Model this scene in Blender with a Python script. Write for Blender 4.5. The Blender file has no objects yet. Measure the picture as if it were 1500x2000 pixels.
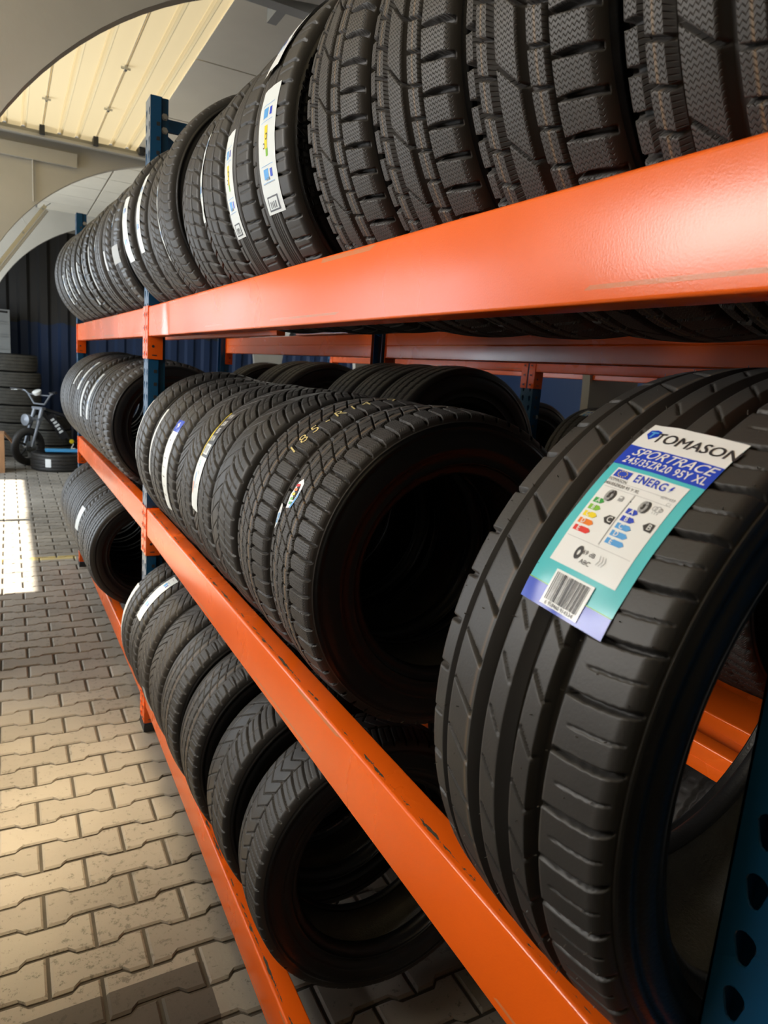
import bpy, math, random
import numpy as np
from mathutils import Matrix, Vector
random.seed(7)
PI = math.pi
sc = bpy.context.scene
COL = sc.collection

# ------------------------------------------------------------------ camera, world, light
CAM = np.array([-0.4823, -2.8575, 1.6034]); YAW, PITCH, ROLL, FPX = 0.5082, 0.1959, 0.0784, 1334.69
def _cam():
    fwd = Vector((math.sin(YAW)*math.cos(PITCH), math.cos(YAW)*math.cos(PITCH), -math.sin(PITCH)))
    r0 = Vector((math.cos(YAW), -math.sin(YAW), 0)); u0 = r0.cross(fwd)
    r = r0*math.cos(ROLL)+u0*math.sin(ROLL); u = -r0*math.sin(ROLL)+u0*math.cos(ROLL)
    cd = bpy.data.cameras.new('camera'); cd.sensor_fit = 'HORIZONTAL'; cd.sensor_width = 36
    cd.lens = 36*FPX/1500; cd.clip_start = 0.02; cd.clip_end = 200
    cd.dof.use_dof = True; cd.dof.focus_distance = 1.05; cd.dof.aperture_fstop = 13
    o = bpy.data.objects.new('camera', cd); COL.objects.link(o)
    m = Matrix((r, u, -fwd)).transposed().to_4x4(); m.translation = Vector(CAM)
    o.matrix_world = m; sc.camera = o
_cam()
W = bpy.data.worlds.new('world'); sc.world = W; W.use_nodes = True
bg = W.node_tree.nodes['Background']; bg.inputs[0].default_value = (0.74, 0.86, 1.0, 1); bg.inputs[1].default_value = 0.9
def sun(name, direction, energy, angle, color):
    l = bpy.data.lights.new(name, 'SUN'); l.energy = energy; l.angle = math.radians(angle); l.color = color
    o = bpy.data.objects.new(name, l); COL.objects.link(o)
    o.rotation_euler = Vector(direction).to_track_quat('-Z', 'Y').to_euler()
sun('sun', (1.0, 0.0, -0.93), 34.0, 0.6, (1.0, 0.93, 0.80))
def area(name, loc, direction, sx, sy, energy, color, spread=180):
    l = bpy.data.lights.new(name, 'AREA'); l.shape = 'RECTANGLE'; l.size = sx; l.size_y = sy; l.spread = math.radians(spread); l.energy = energy; l.color = color
    o = bpy.data.objects.new(name, l); COL.objects.link(o); o.location = loc
    o.rotation_euler = Vector(direction).to_track_quat('-Z', 'Y').to_euler()
# daylight by the side door and roof panels; side and rear lamps are added
area('added_side_lamp', (-3.0, -1.0, 2.42), (1, -0.12, -0.22), 2.5, 1.05, 98, (1.0, 0.97, 0.92), 130)  # added lamp on the left, brightens the near rack and treads
area('daylight_side_door', (-2.95, 5.2, 1.8), (1, -0.12, -0.12), 5.6, 2.6, 275, (0.80, 0.90, 1.0))
area('daylight_roof_panels', (-0.70, -0.42, 3.38), (0.0, 0.0, -1), 0.7, 0.7, 14, (1.0, 0.80, 0.50), 36)
area('added_rear_wall_lamp', (3.3, 7.8, 3.2), (0.1, 1, -0.55), 1.4, 0.8, 80, (0.9, 0.95, 1.0), 90)  # added lamp to brighten the far wall seen through the rack
sc.view_settings.view_transform = 'Standard'; sc.view_settings.look = 'None'
sc.view_settings.gamma = 1; sc.view_settings.use_curve_mapping = False
sc.view_settings.exposure = 0.0
sc.cycles.use_denoising = True
sc.cycles.max_bounces = 8; sc.cycles.diffuse_bounces = 5; sc.cycles.glossy_bounces = 4
sc.cycles.sample_clamp_indirect = 6; sc.cycles.caustics_reflective = False; sc.cycles.caustics_refractive = False

# ------------------------------------------------------------------ materials
def nt(name):
    m = bpy.data.materials.new(name); m.use_nodes = True
    n = m.node_tree.nodes; l = m.node_tree.links
    return m, n, l, n['Principled BSDF']
def flat(name, col, rough=0.5, metal=0.0, spec=0.5, noise=0.0, nscale=20.0, bump=0.0, bscale=200.0, coat=0.0):
    m, n, l, b = nt(name)
    b.inputs['Base Color'].default_value = (*col, 1); b.inputs['Roughness'].default_value = rough
    b.inputs['Metallic'].default_value = metal; b.inputs['Specular IOR Level'].default_value = spec
    b.inputs['Coat Weight'].default_value = coat; b.inputs['Coat Roughness'].default_value = 0.12
    tc = n.new('ShaderNodeTexCoord')
    if noise:
        t = n.new('ShaderNodeTexNoise'); t.inputs['Scale'].default_value = nscale; t.inputs['Detail'].default_value = 5
        l.new(tc.outputs['Object'], t.inputs['Vector'])
        mx = n.new('ShaderNodeMix'); mx.data_type = 'RGBA'; mx.blend_type = 'MULTIPLY'; mx.inputs[0].default_value = 1
        r = n.new('ShaderNodeMapRange'); r.inputs[1].default_value = 0.3; r.inputs[2].default_value = 0.7
        r.inputs[3].default_value = 1-noise; r.inputs[4].default_value = 1+noise
        l.new(t.outputs['Fac'], r.inputs[0]); mx.inputs[6].default_value = (*col, 1)
        l.new(r.outputs[0], mx.inputs[7]); l.new(mx.outputs[2], b.inputs['Base Color'])
    if bump:
        t2 = n.new('ShaderNodeTexNoise'); t2.inputs['Scale'].default_value = bscale; t2.inputs['Detail'].default_value = 3
        l.new(tc.outputs['Object'], t2.inputs['Vector'])
        bp = n.new('ShaderNodeBump'); bp.inputs['Strength'].default_value = bump; bp.inputs['Distance'].default_value = 0.002
        l.new(t2.outputs['Fac'], bp.inputs['Height']); l.new(bp.outputs[0], b.inputs['Normal'])
    return m
def mathn(n, l, op, a, b=None, c=None, clamp=False):
    x = n.new('ShaderNodeMath'); x.operation = op; x.use_clamp = clamp
    for i, v in enumerate((a, b, c)):
        if v is None: continue
        if isinstance(v, (int, float)): x.inputs[i].default_value = v
        else: l.new(v, x.inputs[i])
    return x.outputs[0]
def paint(name, col, rough, chip=0.5):
    """glossy powder-coat with orange peel, faint scuffs and worn chips near the top front edge (object z ~0, x ~0)"""
    m, n, l, b = nt(name)
    tc = n.new('ShaderNodeTexCoord'); ob = tc.outputs['Object']
    sx = n.new('ShaderNodeSeparateXYZ'); l.new(ob, sx.inputs[0])
    mp = n.new('ShaderNodeMapping'); mp.inputs['Scale'].default_value = (60, 14, 60); l.new(ob, mp.inputs[0])
    t = n.new('ShaderNodeTexNoise'); t.inputs['Scale'].default_value = 1.0; t.inputs['Detail'].default_value = 9; t.inputs['Roughness'].default_value = 0.7
    l.new(mp.outputs[0], t.inputs['Vector'])
    # chips follow a line 14 mm behind the front edge on the top face, and the front edge itself
    dx = mathn(n, l, 'ABSOLUTE', mathn(n, l, 'SUBTRACT', sx.outputs[0], 0.011))
    near = mathn(n, l, 'SUBTRACT', 1.0, mathn(n, l, 'MULTIPLY', dx, 190.0), clamp=True)
    topm = mathn(n, l, 'GREATER_THAN', sx.outputs[2], -0.0025)
    mask = mathn(n, l, 'MULTIPLY', near, topm)
    val = mathn(n, l, 'ADD', t.outputs['Fac'], mathn(n, l, 'MULTIPLY', mask, 0.16*chip))
    chipm = mathn(n, l, 'MULTIPLY', mathn(n, l, 'GREATER_THAN', val, 0.655), mathn(n, l, 'GREATER_THAN', mask, 0.02))
    t3 = n.new('ShaderNodeTexNoise'); t3.inputs['Scale'].default_value = 26; t3.inputs['Detail'].default_value = 8; t3.inputs['Roughness'].default_value = 0.75
    l.new(ob, t3.inputs['Vector'])
    speck = mathn(n, l, 'GREATER_THAN', t3.outputs['Fac'], 0.735)
    chipall = mathn(n, l, 'MAXIMUM', chipm, mathn(n, l, 'MULTIPLY', speck, 0.8))
    fm = mathn(n, l, 'LESS_THAN', sx.outputs[0], 0.003)
    e1 = mathn(n, l, 'LESS_THAN', mathn(n, l, 'ABSOLUTE', mathn(n, l, 'ADD', sx.outputs[2], 0.0075)), 0.0035)
    e2 = mathn(n, l, 'LESS_THAN', mathn(n, l, 'ABSOLUTE', mathn(n, l, 'ADD', sx.outputs[2], 0.098)), 0.0022)
    mp4 = n.new('ShaderNodeMapping'); mp4.inputs['Scale'].default_value = (1.0, 2.2, 6.0); l.new(ob, mp4.inputs[0])
    t4 = n.new('ShaderNodeTexNoise'); t4.inputs['Scale'].default_value = 1.0; t4.inputs['Detail'].default_value = 2; l.new(mp4.outputs[0], t4.inputs['Vector'])
    scf = mathn(n, l, 'MULTIPLY', mathn(n, l, 'MULTIPLY', fm, mathn(n, l, 'MAXIMUM', e1, e2)), mathn(n, l, 'GREATER_THAN', t4.outputs['Fac'], 0.56))
    scf = mathn(n, l, 'MULTIPLY', scf, mathn(n, l, 'MULTIPLY', t3.outputs['Fac'], 1.1*chip))
    t2 = n.new('ShaderNodeTexNoise'); t2.inputs['Scale'].default_value = 3.0; t2.inputs['Detail'].default_value = 4
    l.new(ob, t2.inputs['Vector'])
    mr = n.new('ShaderNodeMapRange'); mr.inputs[1].default_value = 0.3; mr.inputs[2].default_value = 0.7; mr.inputs[3].default_value = 0.92; mr.inputs[4].default_value = 1.06
    l.new(t2.outputs['Fac'], mr.inputs[0])
    mx = n.new('ShaderNodeMix'); mx.data_type = 'RGBA'; mx.blend_type = 'MULTIPLY'; mx.inputs[0].default_value = 1; mx.inputs[6].default_value = (*col, 1)
    l.new(mr.outputs[0], mx.inputs[7])
    m2 = n.new('ShaderNodeMix'); m2.data_type = 'RGBA'; l.new(chipall, m2.inputs[0]); l.new(mx.outputs[2], m2.inputs[6]); m2.inputs[7].default_value = (0.05, 0.045, 0.03, 1)
    m5 = n.new('ShaderNodeMix'); m5.data_type = 'RGBA'; l.new(scf, m5.inputs[0]); l.new(m2.outputs[2], m5.inputs[6]); m5.inputs[7].default_value = (0.42, 0.22, 0.10, 1)
    l.new(m5.outputs[2], b.inputs['Base Color'])
    rr = mathn(n, l, 'ADD', rough, mathn(n, l, 'MULTIPLY', mathn(n, l, 'SUBTRACT', t2.outputs['Fac'], 0.5), 0.18))
    l.new(mathn(n, l, 'ADD', rr, mathn(n, l, 'MULTIPLY', chipall, 0.4)), b.inputs['Roughness'])
    b.inputs['Specular IOR Level'].default_value = 0.5
    tb = n.new('ShaderNodeTexNoise'); tb.inputs['Scale'].default_value = 420; tb.inputs['Detail'].default_value = 1
    l.new(ob, tb.inputs['Vector'])
    bp = n.new('ShaderNodeBump'); bp.inputs['Strength'].default_value = 0.10; bp.inputs['Distance'].default_value = 0.001
    l.new(tb.outputs['Fac'], bp.inputs['Height']); l.new(bp.outputs[0], b.inputs['Normal'])
    return m
def rubber(name, col=(0.030, 0.028, 0.026), rough=0.52, sipe=0.0055, zig=0.0028, zigp=0.006, spec=0.42):
    """tread rubber; float attributes on the mesh: sipe (where fine cuts run) and mark (factory colour stripe)"""
    m, n, l, b = nt(name)
    uv = n.new('ShaderNodeUVMap'); uv.uv_map = 'UVMap'
    s = n.new('ShaderNodeSeparateXYZ'); l.new(uv.outputs[0], s.inputs[0])
    z = mathn(n, l, 'PINGPONG', s.outputs[1], zigp/2)
    q = mathn(n, l, 'ADD', s.outputs[0], mathn(n, l, 'MULTIPLY', z, zig/(zigp/2)))
    f = mathn(n, l, 'FRACT', mathn(n, l, 'DIVIDE', q, sipe))
    d = mathn(n, l, 'ABSOLUTE', mathn(n, l, 'SUBTRACT', f, 0.5))
    line = mathn(n, l, 'SUBTRACT', 1.0, mathn(n, l, 'MULTIPLY', d, 6.0), clamp=True)
    a1 = n.new('ShaderNodeAttribute'); a1.attribute_name = 'sipe'
    hgt = mathn(n, l, 'MULTIPLY', mathn(n, l, 'MULTIPLY', line, a1.outputs['Fac']), -1.0)
    tc = n.new('ShaderNodeTexCoord')
    t = n.new('ShaderNodeTexNoise'); t.inputs['Scale'].default_value = 350; t.inputs['Detail'].default_value = 2
    l.new(tc.outputs['Object'], t.inputs['Vector'])
    h = mathn(n, l, 'ADD', hgt, mathn(n, l, 'MULTIPLY', t.outputs['Fac'], 0.10))
    bp = n.new('ShaderNodeBump'); bp.inputs['Strength'].default_value = 1.0; bp.inputs['Distance'].default_value = 0.0016
    l.new(h, bp.inputs['Height']); l.new(bp.outputs[0], b.inputs['Normal'])
    t2 = n.new('ShaderNodeTexNoise'); t2.inputs['Scale'].default_value = 9; t2.inputs['Detail'].default_value = 6
    l.new(tc.outputs['Object'], t2.inputs['Vector'])
    mr = n.new('ShaderNodeMapRange'); mr.inputs[1].default_value = 0.3; mr.inputs[2].default_value = 0.7; mr.inputs[3].default_value = 0.8; mr.inputs[4].default_value = 1.25
    l.new(t2.outputs['Fac'], mr.inputs[0])
    mx = n.new('ShaderNodeMix'); mx.data_type = 'RGBA'; mx.blend_type = 'MULTIPLY'; mx.inputs[0].default_value = 1; mx.inputs[6].default_value = (*col, 1)
    l.new(mr.outputs[0], mx.inputs[7])
    a2 = n.new('ShaderNodeAttribute'); a2.attribute_name = 'mark'
    m3 = n.new('ShaderNodeMix'); m3.data_type = 'RGBA'; l.new(mathn(n, l, 'MULTIPLY', a2.outputs['Fac'], 0.55), m3.inputs[0])
    l.new(mx.outputs[2], m3.inputs[6]); m3.inputs[7].default_value = (0.30, 0.19, 0.09, 1)
    l.new(m3.outputs[2], b.inputs['Base Color'])
    b.inputs['Roughness'].default_value = rough; b.inputs['Specular IOR Level'].default_value = spec
    return m
M = {}
M['orange'] = paint('orange_powder_coat', (0.82, 0.118, 0.006), 0.26, 1.0)
M['blue'] = paint('blue_powder_coat', (0.007, 0.070, 0.170), 0.26, 0.2)
M['rub'] = rubber('tread_rubber')
M['rub_w'] = rubber('winter_tread_rubber', (0.046, 0.042, 0.039), 0.55, 0.0052, 0.0030, 0.0055)
M['rub_d'] = rubber('worn_tread_rubber', (0.085, 0.080, 0.068), 0.75, spec=0.25)
M['side'] = flat('sidewall_rubber', (0.0065, 0.0065, 0.007), 0.38, spec=0.4, noise=0.3, nscale=12, bump=0.25, bscale=260)
M['liner'] = flat('inner_liner_rubber', (0.10, 0.098, 0.092), 0.42, spec=0.6, noise=0.2, nscale=18, bump=1.0, bscale=230)
M['spew'] = flat('vent_spew_rubber', (0.10, 0.095, 0.085), 0.5)
M['white'] = flat('label_white_film', (0.78, 0.80, 0.80), 0.28, spec=0.5)
M['lwhite'] = flat('label_white_paper', (0.62, 0.66, 0.66), 0.45, spec=0.4, bump=0.3, bscale=60)
M['lblue'] = flat('label_blue_ink', (0.012, 0.055, 0.52), 0.25)
M['lsky'] = flat('label_sky_ink', (0.08, 0.34, 0.72), 0.3)
M['teal'] = flat('label_teal_ink', (0.07, 0.50, 0.55), 0.25)
M['ink'] = flat('label_black_ink', (0.03, 0.03, 0.035), 0.4)
M['grey'] = flat('label_grey_ink', (0.35, 0.36, 0.37), 0.4)
M['yellow'] = flat('label_yellow_ink', (0.80, 0.62, 0.02), 0.35)
M['green'] = flat('label_green_ink', (0.03, 0.36, 0.07), 0.3)
M['lime'] = flat('label_lime_ink', (0.22, 0.50, 0.05), 0.3)
M['lorange'] = flat('label_orange_ink', (0.80, 0.20, 0.02), 0.3)
M['red'] = flat('label_red_ink', (0.70, 0.03, 0.03), 0.3)
M['pink'] = flat('label_pink_film', (0.75, 0.30, 0.26), 0.35)
M['chalk'] = flat('yellow_chalk', (0.62, 0.50, 0.20), 0.9, noise=0.5, nscale=300)
M['zinc'] = flat('zinc_bolt', (0.55, 0.56, 0.55), 0.35, metal=0.9)
M['foot'] = flat('black_steel_foot', (0.02, 0.022, 0.025), 0.5)
M['concrete'] = flat('painted_concrete', (0.42, 0.40, 0.35), 0.8, noise=0.10, nscale=1.6, bump=0.4, bscale=25)
M['tile'] = flat('ceiling_tile', (0.66, 0.62, 0.52), 0.9, noise=0.04, nscale=3)
M['gap'] = flat('dark_gap', (0.20, 0.19, 0.17), 0.9)
M['steel'] = flat('grey_painted_steel', (0.30, 0.30, 0.28), 0.55, noise=0.1, nscale=4)
M['fixture'] = flat('cream_fixture', (0.82, 0.76, 0.56), 0.4)
M['diffuser'] = flat('fixture_diffuser', (0.72, 0.73, 0.70), 0.3)
M['black'] = flat('black_plastic', (0.012, 0.012, 0.014), 0.4)
M['bikegrey'] = flat('bike_grey_paint', (0.20, 0.215, 0.24), 0.32, metal=0.3)
M['chrome'] = flat('bright_alloy', (0.65, 0.65, 0.62), 0.25, metal=0.9)
M['card'] = flat('cardboard', (0.36, 0.19, 0.09), 0.85, noise=0.1, nscale=8)
M['skyplastic'] = flat('sky_blue_plastic', (0.08, 0.36, 0.66), 0.35)
M['outer'] = flat('outside_asphalt', (0.25, 0.25, 0.25), 0.9)

def glow_mat():  # emissive surface for the pane added behind the side lamp
    m, n, l, b = nt('glowing_pane'); b.inputs['Base Color'].default_value = (0.7, 0.72, 0.74, 1); b.inputs['Emission Color'].default_value = (1.0, 0.97, 0.92, 1); b.inputs['Emission Strength'].default_value = 0.8
    return m
M['glow'] = glow_mat()
def paver_mat():
    m, n, l, b = nt('concrete_pavers')
    geo = n.new('ShaderNodeNewGeometry'); tc = n.new('ShaderNodeTexCoord')
    t = n.new('ShaderNodeTexNoise'); t.inputs['Scale'].default_value = 1.3; t.inputs['Detail'].default_value = 6
    l.new(tc.outputs['Object'], t.inputs['Vector'])
    t2 = n.new('ShaderNodeTexNoise'); t2.inputs['Scale'].default_value = 38; t2.inputs['Detail'].default_value = 9; t2.inputs['Roughness'].default_value = 0.8
    l.new(tc.outputs['Object'], t2.inputs['Vector'])
    v = mathn(n, l, 'ADD', mathn(n, l, 'MULTIPLY', geo.outputs['Random Per Island'], 0.22), mathn(n, l, 'MULTIPLY', t.outputs['Fac'], 0.9))
    r = n.new('ShaderNodeValToRGB'); l.new(v, r.inputs[0])
    e = r.color_ramp.elements; e[0].position = 0.25; e[0].color = (0.15, 0.134, 0.112, 1); e[1].position = 0.75; e[1].color = (0.29, 0.262, 0.222, 1)
    pit = mathn(n, l, 'GREATER_THAN', mathn(n, l, 'ADD', t2.outputs['Fac'], mathn(n, l, 'MULTIPLY', t.outputs['Fac'], -0.25)), 0.462)
    # one damp patch with a straight edge, on the ground beside the near rack bay
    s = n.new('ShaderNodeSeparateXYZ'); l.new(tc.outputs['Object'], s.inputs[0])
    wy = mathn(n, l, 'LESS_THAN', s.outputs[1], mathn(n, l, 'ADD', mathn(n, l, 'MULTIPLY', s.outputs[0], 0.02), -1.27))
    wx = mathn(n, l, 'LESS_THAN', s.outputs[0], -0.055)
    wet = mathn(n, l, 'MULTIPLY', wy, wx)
    yl = mathn(n, l, 'LESS_THAN', mathn(n, l, 'ABSOLUTE', mathn(n, l, 'SUBTRACT', s.outputs[1], 2.92)), 0.05)
    yl = mathn(n, l, 'MULTIPLY', yl, mathn(n, l, 'GREATER_THAN', t2.outputs['Fac'], 0.42))
    yl = mathn(n, l, 'MULTIPLY', yl, mathn(n, l, 'LESS_THAN', s.outputs[0], -0.05))
    def mix(f, a, col, k):
        x = n.new('ShaderNodeMix'); x.data_type = 'RGBA'; l.new(mathn(n, l, 'MULTIPLY', f, k), x.inputs[0]); l.new(a, x.inputs[6]); x.inputs[7].default_value = col; return x.outputs[2]
    c = mix(pit, r.outputs[0], (0.09, 0.078, 0.062, 1), 0.7)
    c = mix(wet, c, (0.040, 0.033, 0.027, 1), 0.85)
    c = mix(yl, c, (0.55, 0.42, 0.12, 1), 0.7)
    l.new(c, b.inputs['Base Color']); b.inputs['Roughness'].default_value = 0.82
    bp = n.new('ShaderNodeBump'); bp.inputs['Strength'].default_value = 0.6; bp.inputs['Distance'].default_value = 0.003
    l.new(t2.outputs['Fac'], bp.inputs['Height']); l.new(bp.outputs[0], b.inputs['Normal'])
    return m
M['paver'] = paver_mat()
M['joint'] = flat('joint_sand', (0.055, 0.047, 0.037), 0.95, noise=0.3, nscale=9)
def panel_mat():
    m, n, l, b = nt('translucent_roof_panel')
    out = n['Material Output']; n.remove(b)
    d = n.new('ShaderNodeBsdfDiffuse'); d.inputs[0].default_value = (0.80, 0.70, 0.47, 1)
    t = n.new('ShaderNodeBsdfTranslucent'); t.inputs[0].default_value = (0.62, 0.52, 0.33, 1)
    x = n.new('ShaderNodeMixShader'); x.inputs[0].default_value = 0.10
    l.new(d.outputs[0], x.inputs[1]); l.new(t.outputs[0], x.inputs[2]); l.new(x.outputs[0], out.inputs[0])
    return m
M['panel'] = panel_mat()
def wall_mat():
    m, n, l, b = nt('corrugated_wall_paint')
    tc = n.new('ShaderNodeTexCoord'); s = n.new('ShaderNodeSeparateXYZ'); l.new(tc.outputs['Object'], s.inputs[0])
    w = n.new('ShaderNodeTexNoise'); w.inputs['Scale'].default_value = 2.5; l.new(tc.outputs['Object'], w.inputs['Vector'])
    h = mathn(n, l, 'ADD', s.outputs[2], mathn(n, l, 'MULTIPLY', w.outputs['Fac'], 0.25))
    f = mathn(n, l, 'LESS_THAN', h, 2.12)
    x = n.new('ShaderNodeMix'); x.data_type = 'RGBA'; l.new(f, x.inputs[0]); x.inputs[6].default_value = (0.040, 0.038, 0.036, 1); x.inputs[7].default_value = (0.020, 0.042, 0.105, 1)
    l.new(x.outputs[2], b.inputs['Base Color']); b.inputs['Roughness'].default_value = 0.5
    return m
M['wall'] = wall_mat()

# ------------------------------------------------------------------ mesh helpers
class MB:
    def __init__(s): s.v = []; s.f = []; s.m = []; s.mats = []
    def mi(s, mat):
        if mat not in s.mats: s.mats.append(mat)
        return s.mats.index(mat)
    def add(s, vs, fs, mat):
        o = len(s.v); s.v += [tuple(v) for v in vs]; k = s.mi(mat)
        for f in fs: s.f.append(tuple(i+o for i in f)); s.m.append(k)
    def box(s, x0, x1, y0, y1, z0, z1, mat, bev=0.0):
        if bev <= 0:
            v = [(x, y, z) for x in (x0, x1) for y in (y0, y1) for z in (z0, z1)]
            s.add(v, [(0, 1, 3, 2), (4, 6, 7, 5), (0, 4, 5, 1), (2, 3, 7, 6), (0, 2, 6, 4), (1, 5, 7, 3)], mat); return
        # rounded in the x-z section, extruded in y
        pts = []
        for cx, cz, a0 in ((x1-bev, z1-bev, 0), (x0+bev, z1-bev, 90), (x0+bev, z0+bev, 180), (x1-bev, z0+bev, 270)):
            for k in range(5):
                a = math.radians(a0+22.5*k); pts.append((cx+bev*math.cos(a), cz+bev*math.sin(a)))
        s.prism_y(pts, y0, y1, mat)
    def prism_y(s, pts, y0, y1, mat):
        n = len(pts)
        v = [(p[0], y0, p[1]) for p in pts]+[(p[0], y1, p[1]) for p in pts]
        f = [(i, (i+1) % n, n+(i+1) % n, n+i) for i in range(n)]
        f += [tuple(range(n))[::-1], tuple(range(n, 2*n))]
        s.add(v, f, mat)
    def tube(s, pts, r, mat, n=10, closed=False):
        P = [Vector(p) for p in pts]; rs = r if isinstance(r, (list, tuple)) else [r]*len(P)
        vs = []; N = len(P)
        for i, p in enumerate(P):
            if closed: t = P[(i+1) % N]-P[i-1]
            else: t = P[min(i+1, N-1)]-P[max(i-1, 0)]
            t.normalize(); up = Vector((0, 0, 1)) if abs(t.z) < 0.9 else Vector((1, 0, 0))
            a = t.cross(up).normalized(); b = t.cross(a)
            for k in range(n):
                w = 2*PI*k/n; vs.append(p+(a*math.cos(w)+b*math.sin(w))*rs[i])
        fs = []
        for i in range(N if closed else N-1):
            for k in range(n):
                j = (i+1) % N
                fs.append((i*n+k, i*n+(k+1) % n, j*n+(k+1) % n, j*n+k))
        if not closed: fs += [tuple(range(n)), tuple(range((N-1)*n, N*n))[::-1]]
        s.add(vs, fs, mat)
    def lathe(s, prof, c, axis, mat, n=48, closed=False):
        ax = Vector(axis).normalized(); up = Vector((0, 0, 1)) if abs(ax.z) < 0.9 else Vector((1, 0, 0))
        a = ax.cross(up).normalized(); b = ax.cross(a); c = Vector(c)
        vs = [c+ax*h+(a*math.cos(2*PI*k/n)+b*math.sin(2*PI*k/n))*r for (r, h) in prof for k in range(n)]
        m = len(prof); fs = []
        for i in range(m if closed else m-1):
            j = (i+1) % m
            for k in range(n): fs.append((i*n+k, i*n+(k+1) % n, j*n+(k+1) % n, j*n+k))
        s.add(vs, fs, mat)
    def build(s, name, parent=None, smooth=False, angle=35):
        me = bpy.data.meshes.new(name); me.from_pydata(s.v, [], s.f)
        for m in s.mats: me.materials.append(m)
        me.polygons.foreach_set('material_index', s.m)
        me.update()
        if smooth: shade(me, angle)
        return link(name, me, parent)
def shade(me, angle=35):
    me.polygons.foreach_set('use_smooth', [True]*len(me.polygons))
    try: me.set_sharp_from_angle(angle=math.radians(angle))
    except Exception: pass
def link(name, data, parent=None):
    o = bpy.data.objects.new(name, data); COL.objects.link(o)
    if parent is not None: o.parent = parent
    return o
def empty(name, loc=(0, 0, 0), label=None, cat=None, group=None):
    o = link(name, None); o.location = loc; o.empty_display_size = 0.05
    return tag(o, label, cat, group)
def tag(o, label=None, cat=None, group=None, kind=None):
    if label: o['label'] = label
    if cat: o['category'] = cat
    if group: o['group'] = group
    if kind: o['kind'] = kind
    return o

# ------------------------------------------------------------------ setting
def make_floor():
    mb = MB(); px, py, A, g = 0.247, 0.1225, 0.0095, 0.0048
    x0off = -0.431
    def edge(k, x):   # wavy joint line between course k-1 and k
        u = ((x-x0off)/px) % 1.0
        t = abs(((u+0.0) % 1.0)-0.5)*2        # 1 at joint of even courses, 0 in the middle
        w = min(1, max(-1, (t-0.5)*5))
        return k*py+(A*w if k % 2 == 0 else -A*w)
    ky0, ky1 = int(-4.4/py), int(9.7/py)
    for k in range(ky0, ky1):
        yoff = 0.0086
        even = (k % 2 == 0)
        i0, i1 = int((-3.2)/px), int(3.3/px)
        if k*py > 4: i1 = int(7/px)
        for i in range(i0, i1):
            xa = x0off+px*(i+1.0 if even else i+0.5)+0.4-0.431+0.031
            xa = x0off + px*i + (0.0 if even else 0.5*px)
            # even courses are widest at their joints: lower edge dips, upper edge rises
            xs = [xa+g]+[xa+px*f for f in (0.06, 0.215, 0.29, 0.40, 0.5, 0.60, 0.71, 0.785, 0.94)]+[xa+px-g]
            lo, hi = [], []
            for x in xs:
                u = ((x-xa)/px); t = abs(u-0.5)*2; w = min(1, max(-1, (t-0.5)*13))
                lo.append((x, k*py-A*w+g)); hi.append((x, (k+1)*py+A*w-g))
            poly = lo+hi[::-1]; n = len(poly); cx = xa+px/2; cy = (k+0.5)*py
            dz = random.uniform(-0.0012, 0.0008)
            b = 0.006
            top = [(cx+(x-cx)*(1-b/(px/2)), cy+(y-cy)*(1-b*1.1/(py/2)), dz) for x, y in poly]
            bot = [(x, y, -0.005+dz) for x, y in poly]
            bb = [(x, y, -0.014) for x, y in poly]
            fs = [tuple(range(n))]+[(i_, n+i_, n+(i_+1) % n, (i_+1) % n) for i_ in range(n)]+[(n+i_, 2*n+i_, 2*n+(i_+1) % n, n+(i_+1) % n) for i_ in range(n)]
            mb.add(top+bot+bb, fs, M['paver'])
    mb.box(-8, 12, -9, 14, -0.10, -0.009, M['joint'])
    o = mb.build('floor'); tag(o, kind='structure')
make_floor()

ARCH_X, ARCH_Z, ARCH_R = 1.09, 1.48, 1.90
CEIL = 3.45
def arch_wall(idx, y, t=0.07, zt=CEIL):
    mb = MB()
    cs = [ARCH_X-4.24, ARCH_X, ARCH_X+4.24]     # the arcade repeats to both sides
    for c in cs:
        N = 56
        th = [PI*k/N for k in range(N+1)]
        arc = [(c-ARCH_R*math.cos(a), ARCH_Z+ARCH_R*math.sin(a)) for a in th]
        if c != ARCH_X-4.24 or idx == 3: pass
        vs = []; fs = []
        for (x, z) in arc: vs += [(x, y, z), (x, y, zt), (x, y+t, z), (x, y+t, zt)]
        for k in range(N):
            a, b = 4*k, 4*(k+1)
            fs += [(a, b, b+1, a+1), (a+2, a+3, b+3, b+2), (a, a+2, b+2, b)]
        mb.add(vs, fs, M['concrete'])
    for c in cs:
        for sx in (c-2.12, c+1.90):
            mb.box(sx, sx+0.22, y, y+t, -0.01, zt, M['concrete'])
    o = mb.build('wall_arch', smooth=True, angle=30); tag(o, kind='structure')
for i, y in enumerate((0.64, 4.29, 8.0)): arch_wall(i, y)

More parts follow.
